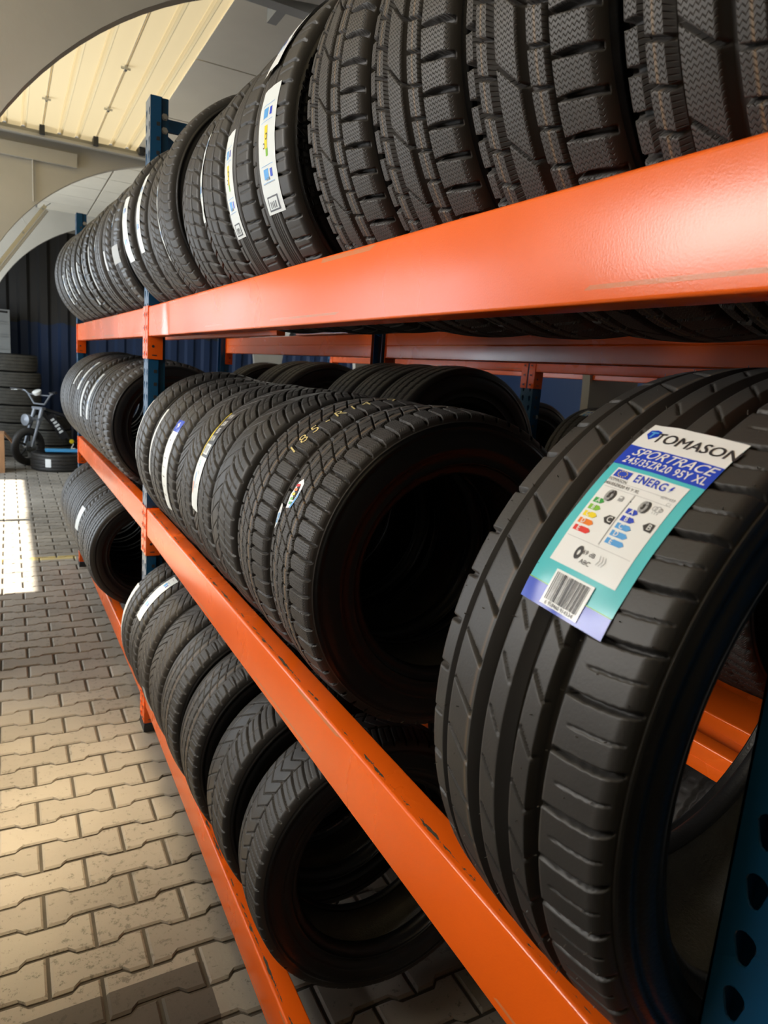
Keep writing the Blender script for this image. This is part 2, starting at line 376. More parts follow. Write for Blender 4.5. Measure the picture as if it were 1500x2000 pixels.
def make_ceiling():
    mb = MB(); y0, y1 = 0.71, 4.29
    # ribbed translucent sheets running along the hall
    def sheets(y0, y1, x0, x1):
        ends = [x0]
        prof = []
        x = -0.18-0.42*8
        while x < x1:
            for dx, dz in ((0, 0), (0.004, 0.010), (0.008, 0), (0.122, 0), (0.134, 0.014), (0.152, 0.014), (0.164, 0), (0.262, 0), (0.274, 0.014), (0.292, 0.014), (0.304, 0), (0.4199, 0)):
                if x0 <= x+dx <= x1: prof.append((x+dx, CEIL+dz))
            x += 0.42
        prof.append((x1, CEIL))
        vs = [(px_, yy, z) for yy in (y0, y1) for (px_, z) in prof]; n = len(prof)
        mb.add(vs, [(i, i+1, n+i+1, n+i) for i in range(n-1)], M['panel'])
    sheets(y0, y1, -3.2, 0.612)
    sheets(-4.5, 0.64, -3.2, -0.5)
    tag(mb.build('ceiling'), kind='structure')
    mt = MB()
    def tiles(x0, x1, y0, y1, sx, sy, ox=0.0, oy=0.0):
        mt.box(x0, x1, y0, y1, CEIL+0.02, CEIL+0.03, M['gap'])
        x = x0
        while x < x1-0.01:
            y = y0
            while y < y1-0.01:
                mt.box(x+0.010, min(x+sx, x1)-0.010, y+0.008, min(y+sy, y1)-0.008, CEIL-0.004, CEIL+0.02, M['tile']); y += sy
            x += sx
    tiles(0.585, 6.3, 0.71, 4.29, 0.62, 1.22)
    tiles(-3.2, 6.3, 4.36, 8.0, 0.62, 0.62)
    tiles(-3.2, 6.3, 8.07, 9.8, 0.62, 0.62)
    tiles(-0.5, 6.3, -4.5, 0.64, 1.22, 1.22)
    tag(mt.build('ceiling_tiles'), kind='structure')
make_ceiling()
# hooks along the roof-sheet seams and the steel trims below them
hk = MB()
for xs, ys in ((-0.18, (2.0, 3.35)), (0.24, (2.35, 3.25)), (-0.60, (2.2, 3.4))):
    hk.tube([(xs, 0.8, CEIL-0.004), (xs, 4.2, CEIL-0.004)], 0.0022, M['steel'], 6)
    for yy in ys:
        hk.box(xs-0.03, xs+0.03, yy-0.006, yy+0.006, CEIL-0.022, CEIL-0.010, M['zinc']); hk.box(xs-0.008, xs+0.008, yy-0.02, yy+0.02, CEIL-0.03, CEIL-0.004, M['zinc'])
tag(hk.build('trim_1'), kind='structure')
tb = MB()
for x0, x1 in ((-3.2, 0.66), (0.66, 6.0)):
    tb.box(x0, x1, 4.17, 4.27, CEIL-0.075, CEIL-0.035, M['steel'])
    tb.box(x0, x1, 4.14, 4.18, CEIL-0.085, CEIL-0.065, M['concrete'])
for xs in (-0.6, -0.18, 0.24, 0.62):
    tb.box(xs-0.02, xs+0.02, 4.10, 4.22, CEIL-0.07, CEIL, M['foot'])
tag(tb.build('trim_2'), kind='structure')
tb = MB()
tb.box(0.50, 6.0, 0.78, 0.86, 3.355, 3.365, M['steel']); tb.box(0.50, 6.0, 0.78, 0.79, 3.365, 3.43, M['steel'])
for k in range(9):
    tb.box(0.75+0.45*k, 0.80+0.45*k, 0.86, 1.02, 3.36, 3.43, M['steel'])
tag(tb.build('trim_3'), kind='structure')

def corrugated(name, x0, x1, y, z0, z1, mat, per=0.29, dep=0.05):
    mb = MB(); prof = []; x = x0
    while x < x1:
        for dx, dy in ((0, 0), (0.36*per, 0), (0.5*per, dep), (0.86*per, dep)): prof.append((x+dx, y+dy))
        x += per
    n = len(prof); vs = [(px_, py_, z) for z in (z0, z1) for (px_, py_) in prof]
    mb.add(vs, [(i, i+1, n+i+1, n+i) for i in range(n-1)], mat)
    return tag(mb.build(name), kind='structure')
corrugated('wall_far', -3.2, 7.5, 9.75, 0, CEIL+0.05, M['wall'])
# left wall with its door opening, right wall
lw = MB()
lw.box(-3.2, -3.05, -6.5, -1.9, 2.6, CEIL, M['concrete']); lw.box(-3.2, -3.05, -6.5, 2.10, 0, 2.6, M['concrete'])
lw.box(-3.2, -3.05, 6.62, 9.8, 0, CEIL, M['concrete']); lw.box(-3.2, -3.05, -1.9, 6.62, 2.64, CEIL, M['concrete'])
tag(lw.build('wall_left'), kind='structure')
wn = MB(); wn.box(-3.06, -3.045, -2.3, 0.3, 1.85, 2.98, M['glow'])  # unseen glowing pane with bars, added to go with the side lamp
for yy in (-2.3, -1.65, -1.0, -0.35, 0.27): wn.box(-3.07, -3.03, yy, yy+0.04, 1.83, 3.0, M['steel'])
for zz in (1.83, 2.4, 2.97): wn.box(-3.07, -3.03, -2.3, 0.31, zz, zz+0.03, M['steel'])
tag(wn.build('added_glow_pane'), kind='structure')
rw = MB(); rw.box(7.4, 7.5, -6.5, 9.8, 0, CEIL, M['wall']); tag(rw.build('wall_right'), kind='structure')
bw = MB(); bw.box(-3.2, 7.5, -6.6, -6.5, 0, CEIL, M['concrete'])
bw.box(-3.2, 7.5, -6.6, -4.5, CEIL, CEIL+0.05, M['tile'])
tag(bw.build('wall_back'), kind='structure')
pw = MB(); pw.box(-1.72, -1.60, -4.2, -0.70, -0.01, 1.40, M['concrete']); tag(pw.build('added_light_blocker'), kind='structure')  # unseen slab added to keep side light off the near floor

# conduit on the second arch wall
cd_ = MB()
cd_.tube([(-1.6, 4.275, 3.30), (-0.36, 4.275, 3.30), (-0.30, 4.275, 3.29), (-0.265, 4.275, 3.26), (-0.25, 4.275, 3.20), (-0.25, 4.275, 2.86)], 0.008, M['concrete'], 8)
cd_.box(-1.6, 0.10, 4.25, 4.285, 3.20, 3.31, M['concrete'])
tag(cd_.build('cable_conduit', smooth=True), 'pale cable conduit bending down the second concrete arch', 'conduit')
# fluorescent fixture hung along the slope of the second arch
fx = empty('fluorescent_light', (-0.389, 4.5, 2.534), 'long unlit fluorescent batten light hanging slanted below the second arch', 'lamp')
f1 = MB(); f1.box(-0.014, 0.016, -0.03, 0.02, -0.85, 0.42, M['fixture'])
for zz in (-0.6, -0.25, 0.1, 0.38): f1.box(-0.018, -0.013, -0.008, 0.008, zz-0.008, zz+0.008, M['zinc']); f1.box(-0.008, 0.008, -0.034, -0.029, zz-0.008, zz+0.008, M['zinc'])
f1.build('housing', fx)
f2 = MB(); f2.tube([(0.034, 0, -0.83), (0.034, 0, 0.40)], 0.013, M['diffuser'], 12); f2.build('light_tube', fx, True)
f3 = MB(); f3.tube([(0, 0, 0.40), (0.02, 0.0, 0.47)], 0.004, M['zinc'], 6); f3.build('hanger', fx)
f3 = MB(); f3.tube([(-0.03, 0, 0.18), (-0.13, 0.0, 0.22)], 0.004, M['zinc'], 6); f3.build('hanger', fx)
fx.rotation_euler = (0, math.radians(34.6), 0)
# ------------------------------------------------------------------ pallet rack
ZT, ZM, ZB = 1.7975, 0.9975, 0.2404
BH, BWD = 0.113, 0.050
PW, PD, PH = 0.10, 0.066, 2.545
SKEW = -0.016
def teardrop(cx, cz, w=0.0075, n=12):
    pts = []
    for k in range(n):
        a = 2*PI*k/n; pts.append((cx+w*1.25*math.cos(a), cz+0.006+w*1.25*math.sin(a)))
    out = []
    for (x, z) in pts:
        if z < cz+0.002: out.append((cx+(x-cx)*0.62, z-0.011))
        else: out.append((x, z))
    return out
def plate_holes(mb, y0, y1, z0, z1, x0, x1, cols, mat, pitch=0.05):
    """upright strip in the y-z plane with a teardrop slot every pitch"""
    nz = int(round((z1-z0)/pitch)); w = (y1-y0)/len(cols)
    for c in range(len(cols)):
        ya, yb = y0+c*w, y0+(c+1)*w
        for k in range(nz):
            za, zb = z0+k*pitch, z0+(k+1)*pitch; cz = (za+zb)/2
            h = teardrop(cols[c], cz); n = len(h)
            outer = []
            for (yy, zz) in h:
                dy, dz = yy-cols[c], zz-cz
                sc_ = min(((yb-cols[c]) if dy > 0 else (cols[c]-ya))/max(abs(dy), 1e-6), (pitch/2)/max(abs(dz), 1e-6))
                outer.append((cols[c]+dy*sc_, cz+dz*sc_))
            vs = []
            for X in (x0, x1):
                vs += [(X, a, b) for a, b in h]+[(X, a, b) for a, b in outer]
            fs = []
            for i in range(n):
                j = (i+1) % n
                fs += [(i, j, n+j, n+i), (2*n+i, 3*n+i, 3*n+j, 2*n+j), (i, 2*n+i, 2*n+j, j)]
            mb.add(vs, fs, mat)
            # close the cell corners between outline points that lie on different edges
            for i in range(n):
                p, q = outer[i], outer[(i+1) % n]
                for (a, b) in ((ya, za), (yb, za), (yb, zb), (ya, zb)):
                    if (abs(p[0]-a) < 1e-6 and abs(q[1]-b) < 1e-6) or (abs(p[1]-b) < 1e-6 and abs(q[0]-a) < 1e-6):
                        if abs(p[0]-q[0]) > 1e-6 and abs(p[1]-q[1]) > 1e-6:
                            for X in (x0, x1): mb.add([(X, a, b), (X, *p), (X, *q)], [(0, 1, 2)], mat)
def post_mesh(height, holes=True):
    mb = MB(); m = M['blue']
    if holes: plate_holes(mb, 0.0, PW, 0.02, 0.02+0.05*int((height-0.02)/0.05), 0.0, 0.0022, [0.023, PW-0.023], m)
    else: mb.box(0, 0.0022, 0, PW, 0, height, m)
    mb.box(0.0, 0.0022, 0, PW, 0, 0.02, m); mb.box(0.0, 0.0022, 0, PW, 0.02+0.05*int((height-0.02)/0.05), height, m)
    mb.box(0.0006, 0.004, PW/2-0.004, PW/2+0.004, 0, height, M['foot'])
    for y in (0.0, PW-0.0022):
        mb.box(0.0, PD*0.62, y, y+0.0022, 0, height, m)
    for y, s in ((0.010, 1), (PW-0.0122, -1)):
        mb.box(PD*0.62, PD, y, y+0.0022, 0, height, m); mb.box(PD*0.62-0.002, PD*0.62, min(y, y-s*0.01), max(y, y-s*0.01)+0.002, 0, height, m)
    for k in range(int(height/0.05)-1):
        for y in (-0.0006, PW-0.0004): mb.box(0.022, 0.034, y, y+0.001, 0.045+0.05*k, 0.058+0.05*k, M['foot'])
    me = mb.build('post_source'); d = me.data; bpy.data.objects.remove(me); return d
POST = post_mesh(PH)
def foot_mesh():
    mb = MB(); mb.box(-0.004, PD+0.01, -0.004, PW+0.004, 0.0, 0.022, M['foot']); mb.box(-0.003, PD+0.004, -0.003, PW+0.003, 0.022, 0.034, M['foot'])
    o = mb.build('foot_source'); d = o.data; bpy.data.objects.remove(o); return d
FOOT = foot_mesh()
def brace_mesh(dx, z0, z1):
    mb = MB(); mb2 = []
    v = Vector((dx, 0, z1-z0)); L = v.length
    mb.box(0, L, -0.014, 0.014, -0.020, 0.020, M['blue'])
    mb.box(0, L, -0.0142, -0.010, -0.024, -0.016, M['blue'])
    a = math.atan2(z1-z0, dx)
    mb.v = [(x*math.cos(a)-z*math.sin(a), y, z0+x*math.sin(a)+z*math.cos(a)) for x, y, z in mb.v]
    return mb
def bolt_mesh():
    mb = MB(); mb.lathe([(0.0, -0.006), (0.009, -0.006), (0.009, -0.001), (0.013, -0.001), (0.013, 0.0)], (0, 0, 0), (0, 1, 0), M['zinc'], 6)
    o = mb.build('bolt_source'); d = o.data; bpy.data.objects.remove(o); return d
BOLT = bolt_mesh()
def frame(x, y, depth, label, group, detail=True):
    """one upright frame: two posts, lacing, bolts and feet; front post face at local x=0"""
    t = empty('upright_frame', (x, y, 0), label, 'rack frame', group)
    for k, (px_, sx) in enumerate(((0.0, 1), (depth, -1))):
        p = link('post', POST, t); p.location = (px_, 0, 0)
        if sx < 0: p.scale = (-1, 1, 1)
        f = link('foot_plate', FOOT, t); f.location = (px_, 0, 0)
        if sx < 0: f.scale = (-1, 1, 1)
    x0, x1 = PD*0.75, depth-PD*0.75
    zs = [0.25, 0.85, 1.45, 2.05, 2.44]
    for z in (0.20, 2.465):
        b = brace_mesh(x1-x0, z, z); o = b.build('horizontal_brace', t); o.location = (x0, PW/2, 0)
    for a, b_ in ((0.28, 0.80), (2.415, 1.80)):
        b = brace_mesh(x1-x0, a, b_)
        o = b.build('diagonal_brace', t); o.location = (x0, PW/2, 0)
    for z in (2.482, 2.435, 2.33, 1.45, 0.85):
        for xx in (0.053, depth-0.053):
            o = link('bolt', BOLT, t); o.location = (xx, 0.010, z)
    return t
D1 = 1.10
RG = 'upright frames of the near rack'
frame(0, -2.686, D1, 'blue perforated rack upright closest to the viewer, at the near end of the rack', RG)
frame(0, 0.0, D1, 'tall blue rack upright between the near bay and the far bay of tyres', RG)
frame(-0.042, 2.62, D1, 'blue rack upright at the far end of the near rack, towards the motorbike', RG)

def beam_body(L, dent=False):
    mb = MB(); m = M['orange']
    # box section with rounded front edges, a pressed seam below the top and above the bottom on the rear face
    bev = 0.004
    pts = []
    for cx, cz, a0, bb in ((BWD-bev, -bev, 0, bev), (0.006, -0.006, 90, 0.006), (bev, -BH+bev, 180, bev), (BWD-bev, -BH+bev, 270, bev)):
        for k in range(5):
            a = math.radians(a0+22.5*k); pts.append((cx+bb*math.cos(a), cz+bb*math.sin(a)))
    pts += [(BWD, -BH*0.5-0.003), (BWD-0.002, -BH*0.5), (BWD, -BH*0.5+0.003)]
    mb.prism_y(pts, 0, L, m)
    if dent:
        mb2 = MB(); N = 120; vs = []
        ring = len(pts)
        for j in range(N+1):
            y = L*j/N
            for (x, z) in pts:
                dd = 0.0
                if x < 0.012: dd = 0.010*math.exp(-((y-(L-0.33))/0.035)**2)*max(0, min(1, (-z-0.02)/0.08))
                vs.append((x+dd, y, z))
        fs = [(j*ring+i, j*ring+(i+1) % ring, (j+1)*ring+(i+1) % ring, (j+1)*ring+i) for j in range(N) for i in range(ring)]
        fs += [tuple(range(ring))[::-1], tuple(range(N*ring, (N+1)*ring))]
        mb2.add(vs, fs, m); return mb2
    return mb
def connector(mirror):
    """end plate with hooks, local origin at the beam end, plate outside the beam (y<0)"""
    mb = MB(); m = M['orange']; z1, z0 = 0.002, -0.199
    mb.box(-0.001, 0.054, 0.0002, 0.0038, z0, z1, m)
    mb.box(-0.0035, -0.0008, -0.044, 0.0038, z0, z1, m)
    for z in (-0.030, -0.080, -0.130, -0.180):
        mb.box(-0.0055, -0.0034, -0.034, -0.012, z-0.009, z+0.009, m); mb.box(-0.0058, -0.0052, -0.030, -0.016, z-0.004, z+0.004, M['foot'])
    mb.box(0.014, 0.032, 0.0039, 0.0044, -0.186, -0.182, M['foot'])
    mb.lathe([(0.0, 0.0044), (0.0055, 0.0044)], (0.018, 0, -0.150), (0, 1, 0), M['foot'], 12)
    if mirror: mb.v = [(x, -y, z) for x, y, z in mb.v]; mb.f = [f[::-1] for f in mb.f]
    return mb
def beam(x, y0, y1, z, label, group, back=False, dent=False, skew=0.0, conn=True):
    t = empty('rack_beam', (x, y0, z), label, 'rack beam', group)
    L = y1-y0
    bo = beam_body(L-0.008, dent).build('beam_body', t, True, 25); bo.location = (0, 0.004, 0)
    if conn:
        connector(False).build('connector_plate', t)
        o = connector(True).build('connector_plate', t); o.location = (0, L, 0)
    if back: t.scale = (-1, 1, 1)
    if skew: t.rotation_euler = (0, 0, -math.atan2(skew, L))
    return t
g = 'orange front beams of the near rack'
beam(0, -2.586, 0, ZT, 'orange front beam of the top shelf, near bay, with a dent close to the blue upright', g, dent=True)
beam(0, -2.586, 0, ZM, 'orange front beam of the middle shelf, near bay, with chipped paint along its top edge', g)
beam(0, -2.586, 0, ZB, 'low orange front beam just above the pavers, near bay', g)
beam(0, 0.10, 2.62, ZT, 'orange front beam of the top shelf in the far bay', g, skew=-0.042)
beam(0, 0.10, 2.62, ZM, 'orange front beam of the middle shelf in the far bay', g, skew=-0.042)
beam(0, 0.10, 2.62, ZB, 'low orange front beam just above the pavers, far bay', g, skew=-0.042)
g = 'orange rear beams of the near rack'
lv = ((ZT, 'top'), (ZM, 'middle'), (ZB, 'bottom'))
for z, nm in lv:
    beam(D1, -2.586, 0, z, f'shaded orange rear beam of the {nm} shelf in the near bay', g, back=True)
    beam(D1-0.02, 0.10, 2.62, z, f'orange rear beam of the {nm} shelf in the far bay', g, back=True)
g = 'inner support beams between front and rear'
def support(x0, x1, y0, y1, z, label):
    mb = MB(); m = M['orange']; h = BH if x1-x0 > .1 else 0.055
    mb.box(x0, x1, y0, y1, z-h, z, m, 0.004)
    mb.box(x0-0.0012, x0, y0, y1, z-0.040, z-0.030, m)
    o = mb.build('support_beam', None, True, 25); tag(o, label, 'rack beam', g)
    return o
support(0.726, 0.868, -2.61, -0.02, ZM, 'wide orange support beam seen through the front tyre with the big label')
for z, nm in lv:
    support(0.60, 0.64, -2.61, -0.02, z, f'orange support beam behind the front row of tyres, {nm} shelf, near bay')
    support(0.56, 0.60, 0.11, 2.6, z, f'orange support beam behind the front row of tyres, {nm} shelf, far bay')
# the facing rack across the back aisle
X3 = 1.95
RG3 = 'upright frames of the rack behind'
for y, nm in ((-2.71, 'near end'), (0.0, 'middle'), (2.62, 'far end')):
    frame(X3, y, D1, f'blue upright at the {nm} of the rack standing behind the near one', RG3)
g = 'orange beams of the rack behind'
for (a, b_, nn) in ((-2.61, 0.0, 'near'), (0.10, 2.62, 'far')):
    for z, nm in lv[:2]:
        beam(X3, a, b_, z, f'orange front beam of the {nm} shelf, {nn} bay, on the rack behind', g)
        beam(X3+D1, a, b_, z, f'orange rear beam of the {nm} shelf, {nn} bay, on the rack behind', g, back=True)
# ------------------------------------------------------------------ tyres
def cg(C, c0, w, e=0.012): return np.clip((w/2-np.abs(C-c0))/e+0.5, 0, 1)
def lg(P, w, e=0.04):
    d = np.abs(P-np.floor(P)-0.5); return np.clip((w/2-d)/e+0.5, 0, 1)
def rng(C, a, b, e=0.012): return np.clip((C-a)/e+0.5, 0, 1)*np.clip((b-C)/e+0.5, 0, 1)
def tri(P): return 1-np.abs(2*(P-np.floor(P))-1)
def T_sport(P, C):
    d = np.maximum.reduce([cg(C, -.645, .05), cg(C, -.245, .125), cg(C, .075, .125), cg(C, .37, .115)])
    d = np.maximum(d, rng(C, -.97, -.72)*lg(P+.05*C, .09, .03)*.45)
    d = np.maximum(d, rng(C, -.60, -.34)*lg(P+1.1*(C+.6)**1.0*1.6, .035+.10*np.clip((C+.6)/.26, 0, 1), .03)*.5)
    d = np.maximum(d, rng(C, -.15, -.02)*lg(P+3.2*(C+.15), .05, .03)*.35)
    d = np.maximum(d, rng(C, .16, .30)*lg(P+3.0*(C-.16), .07, .03)*.4)
    d = np.maximum(d, rng(C, .44, .93)*lg(P-.35*(C-.44)**2*2, .085, .035)*.75)
    d = np.maximum(d, rng(C, .52, .90)*lg(P+.5-.35*(C-.44)**2*2, .022, .02)*.30)
    d = np.maximum(d, cg(C, .955, .02)*.4)
    return d, cg(C, -.36, .014)*.6, C*0
def T_winter(P, C):
    P2 = P/2
    d = np.maximum.reduce([cg(C, -.66, .05), cg(C, -.37, .12), cg(C, .075, .13), cg(C, .40, .06)])
    d = np.maximum(d, rng(C, -1, -.66)*lg(P+.10*np.sin((C+1)*4), .17, .04))
    d = np.maximum(d, rng(C, -.66, -.42)*lg(P+.5+1.0*(C+.66), .10, .04)*.8)
    d = np.maximum(d, rng(C, -.31, .02)*lg(P2+1.3*(C+.3), .045, .02)*.9)
    d = np.maximum(d, rng(C, .13, .38)*lg(P+.4+.6*C, .09, .04)*.7)
    d = np.maximum(d, rng(C, .42, .95)*lg(P+.55*np.clip(C-.42, 0, 2)**1.5, .18*np.clip((C-.3)*3, .4, 1), .04)*.95)
    sp = np.clip(1-d*3, 0, 1)*np.clip((.9-np.abs(C))*20, 0, 1)
    return d, np.maximum(cg(C, -.54, .02), cg(C, .26, .02)), sp
def T_at(P, C):
    z = tri(P)*2-1
    d = np.maximum.reduce([cg(C, -.62+.02*z, .07), cg(C, -.28+.02*z, .035), cg(C, .02+.025*z, .045), cg(C, .30+.025*z, .085)])
    d = np.maximum(d, rng(C, -1, -.6)*lg(P, .14, .04)*.8)
    d = np.maximum(d, rng(C, -.55, .3)*lg(P+1.5*C, .09, .04)*.8)
    d = np.maximum(d, rng(C, .33, .93)*lg(P+.2*(C-.3), .15, .04))
    d = np.maximum(d, cg(C, .97, .03)*.3)
    sp = np.clip(1-d*3, 0, 1)*rng(C, -.9, .88)
    return d, np.maximum(cg(C, .13, .05), cg(C, -.45, .03))*.9, sp
def T_curve(P, C):
    d = np.maximum(cg(C, -.52, .03), cg(C, .02, .035))
    d = np.maximum(d, rng(C, -1, -.05)*lg(P-1.5*(C+.2), .05, .03)*.7)
    q = np.clip(C+.1, 0, 2)
    d = np.maximum(d, rng(C, -.1, .90)*lg(P+1.25*np.sqrt(q), .16-.07*q, .04))
    d = np.maximum(d, rng(C, .05, .8)*lg(P+.5+1.25*np.sqrt(q), .045, .03)*.6)
    d = np.maximum(d, cg(C, .48, .02)*.5)
    return d, C*0, C*0
def T_arrow(P, C):
    a = np.abs(C-.05)
    d = np.maximum.reduce([cg(C, .05, .03), cg(C, -.42, .03)*.8, cg(C, .5, .03)*.8])
    d = np.maximum(d, lg(P+1.7*np.sqrt(a), .10+.05*a, .04)*rng(C, -.96, .94))
    d = np.maximum(d, lg(P+.5+1.7*np.sqrt(a), .035, .03)*rng(C, -.9, .85)*.6)
    return d, C*0, C*0
def T_touring(P, C):
    d = np.maximum.reduce([cg(C, 0, .10), cg(C, -.42, .09), cg(C, .42, .09)])
    d = np.maximum(d, (rng(C, .46, .95)+rng(C, -.95, -.46))*lg(P+.9*np.abs(C)**2, .16, .04)*.9)
    d = np.maximum(d, rng(C, -.38, .38)*lg(P+.8*C, .06, .03)*.5)
    return d, C*0, C*0
def T_eco(P, C):
    d = np.maximum.reduce([cg(C, -.55, .10), cg(C, -.12, .025), cg(C, -.02, .025), cg(C, .08, .025), cg(C, -.22, .06), cg(C, .24, .07)])
    d = np.maximum(d, rng(C, .30, .90)*lg(P+.15*C, .09, .035)*.9)
    d = np.maximum(d, rng(C, -.95, -.6)*lg(P, .09, .035)*.9)
    d = np.maximum(d, rng(C, .36, .84)*lg(P+.5, .03, .02)*.35)
    return d, C*0, C*0
def T_fine(P, C):
    d = np.maximum.reduce([cg(C, -.5, .07), cg(C, -.1, .04), cg(C, .30, .03)])
    d = np.maximum(d, rng(C, -.05, .9)*lg(P+.9*np.sin(C*2.2), .07, .035)*.7)
    d = np.maximum(d, rng(C, -.95, -.1)*lg(P-.7*C, .07, .035)*.6)
    return d, C*0, C*0
def T_ribs(P, C):
    z = (tri(P)*2-1)*.012
    d = np.maximum.reduce([cg(C, -.58+z, .08), cg(C, -.2+z, .08), cg(C, .2+z, .08), cg(C, .58+z, .08)])
    d = np.maximum(d, lg(P+.5*C, .05, .03)*rng(C, -.95, .95)*.35)
    return d, C*0, C*0
def T_deepv(P, C):
    a = np.abs(C)
    d = np.maximum(cg(C, 0, .02), lg(P+2.2*a, .13, .04)*rng(C, -.95, .95))
    d = np.maximum(d, (cg(C, .45, .03)+cg(C, -.45, .03))*.8)
    return d, C*0, np.clip(1-d*3, 0, 1)*(a < .9)
def T_herring(P, C):
    d = np.maximum.reduce([cg(C, -.55, .04), cg(C, .18, .04)])
    d = np.maximum(d, rng(C, -.9, .18)*lg(P-1.9*np.abs(C+.25), .07, .03)*.8)
    d = np.maximum(d, rng(C, .12, .92)*lg(P+1.1*np.sqrt(np.clip(C, 0, 2)), .14-.05*C, .04)*.8)
    d = np.maximum(d, rng(C, .2, .8)*lg(P+.5+1.1*np.sqrt(np.clip(C, 0, 2)), .04, .03)*.5)
    return d, C*0, C*0
def T_slant(P, C):
    d = np.maximum.reduce([cg(C, -.6, .06), cg(C, -.25, .06), cg(C, .10, .07), cg(C, .38, .04)])
    d = np.maximum(d, rng(C, -.6, .38)*lg(P+1.8*C, .07, .03)*.8)
    d = np.maximum(d, rng(C, .42, .93)*lg(P+.8*(C-.4)**2, .10, .04)*.8)
    d = np.maximum(d, rng(C, .46, .86)*lg(P*3, .10, .06)*.25)
    return d, (cg(C, .24, .08)+cg(C, -.4, .05))*.35, C*0
STY = dict(sport=(T_sport, 46, 'rub'), winter=(T_winter, 58, 'rub_w'), at=(T_at, 62, 'rub_w'), curve=(T_curve, 44, 'rub'), arrow=(T_arrow, 46, 'rub'),
           touring=(T_touring, 62, 'rub'), eco=(T_eco, 54, 'rub'), fine=(T_fine, 84, 'rub'), ribs=(T_ribs, 70, 'rub'), deepv=(T_deepv, 64, 'rub_w'),
           herring=(T_herring, 60, 'rub'), slant=(T_slant, 60, 'rub'), worn=(T_ribs, 70, 'rub_d'))
def crown(c, R, Wd):
    """tread section: lateral y and radius for c in -1..1 (c=+1 faces -y, the near side)"""
    hw = Wd/2*0.90
    a = np.abs(c); flatw = 0.80
    y = np.where(a < flatw, a/flatw*hw*0.90, hw*0.90+np.sin((a-flatw)/(1-flatw)*1.15)*hw*0.145)
    r = R-0.006*(np.minimum(a, flatw)/flatw)**2-np.where(a > flatw, (1-np.cos((a-flatw)/(1-flatw)*1.15))*0.030, 0)
    return -np.sign(c)*y, r
MESH = {}
def grid_mesh(name, V, nT, nU, mat, wrapT=True, smooth=True, uv=None, attrs=None):
    me = bpy.data.meshes.new(name)
    i = np.arange(nT)[:, None]; j = np.arange(nU-1)[None, :]; i2 = (i+1) % nT
    if not wrapT: i = i[:-1]; i2 = i+1
    q = np.stack([i*nU+j, i*nU+j+1, i2*nU+j+1, i2*nU+j], -1).reshape(-1, 4)
    nf = len(q)
    me.vertices.add(len(V)); me.vertices.foreach_set('co', V.astype(np.float32).ravel())
    me.loops.add(nf*4); me.loops.foreach_set('vertex_index', q.astype(np.int32).ravel())
    me.polygons.add(nf); me.polygons.foreach_set('loop_start', np.arange(0, nf*4, 4, dtype=np.int32))
    me.polygons.foreach_set('use_smooth', np.ones(nf, dtype=bool))
    if uv is not None:
        l = me.uv_layers.new(name='UVMap'); U = uv[q.ravel()]
        # close the seam
        F = U.reshape(-1, 4, 2); span = F[:, :, 0].max(1)-F[:, :, 0].min(1); L = uv[:, 0].max()
        w = span > L/2; F[w, :, 0] = np.where(F[w, :, 0] < L/2, F[w, :, 0]+L*nT/(nT-1), F[w, :, 0])
        l.data.foreach_set('uv', F.astype(np.float32).ravel())
    for k, a in (attrs or {}).items():
        at = me.attributes.new(k, 'FLOAT', 'POINT'); at.data.foreach_set('value', a.astype(np.float32).ravel())
    me.materials.append(mat); me.update(calc_edges=True); me.validate(); return me
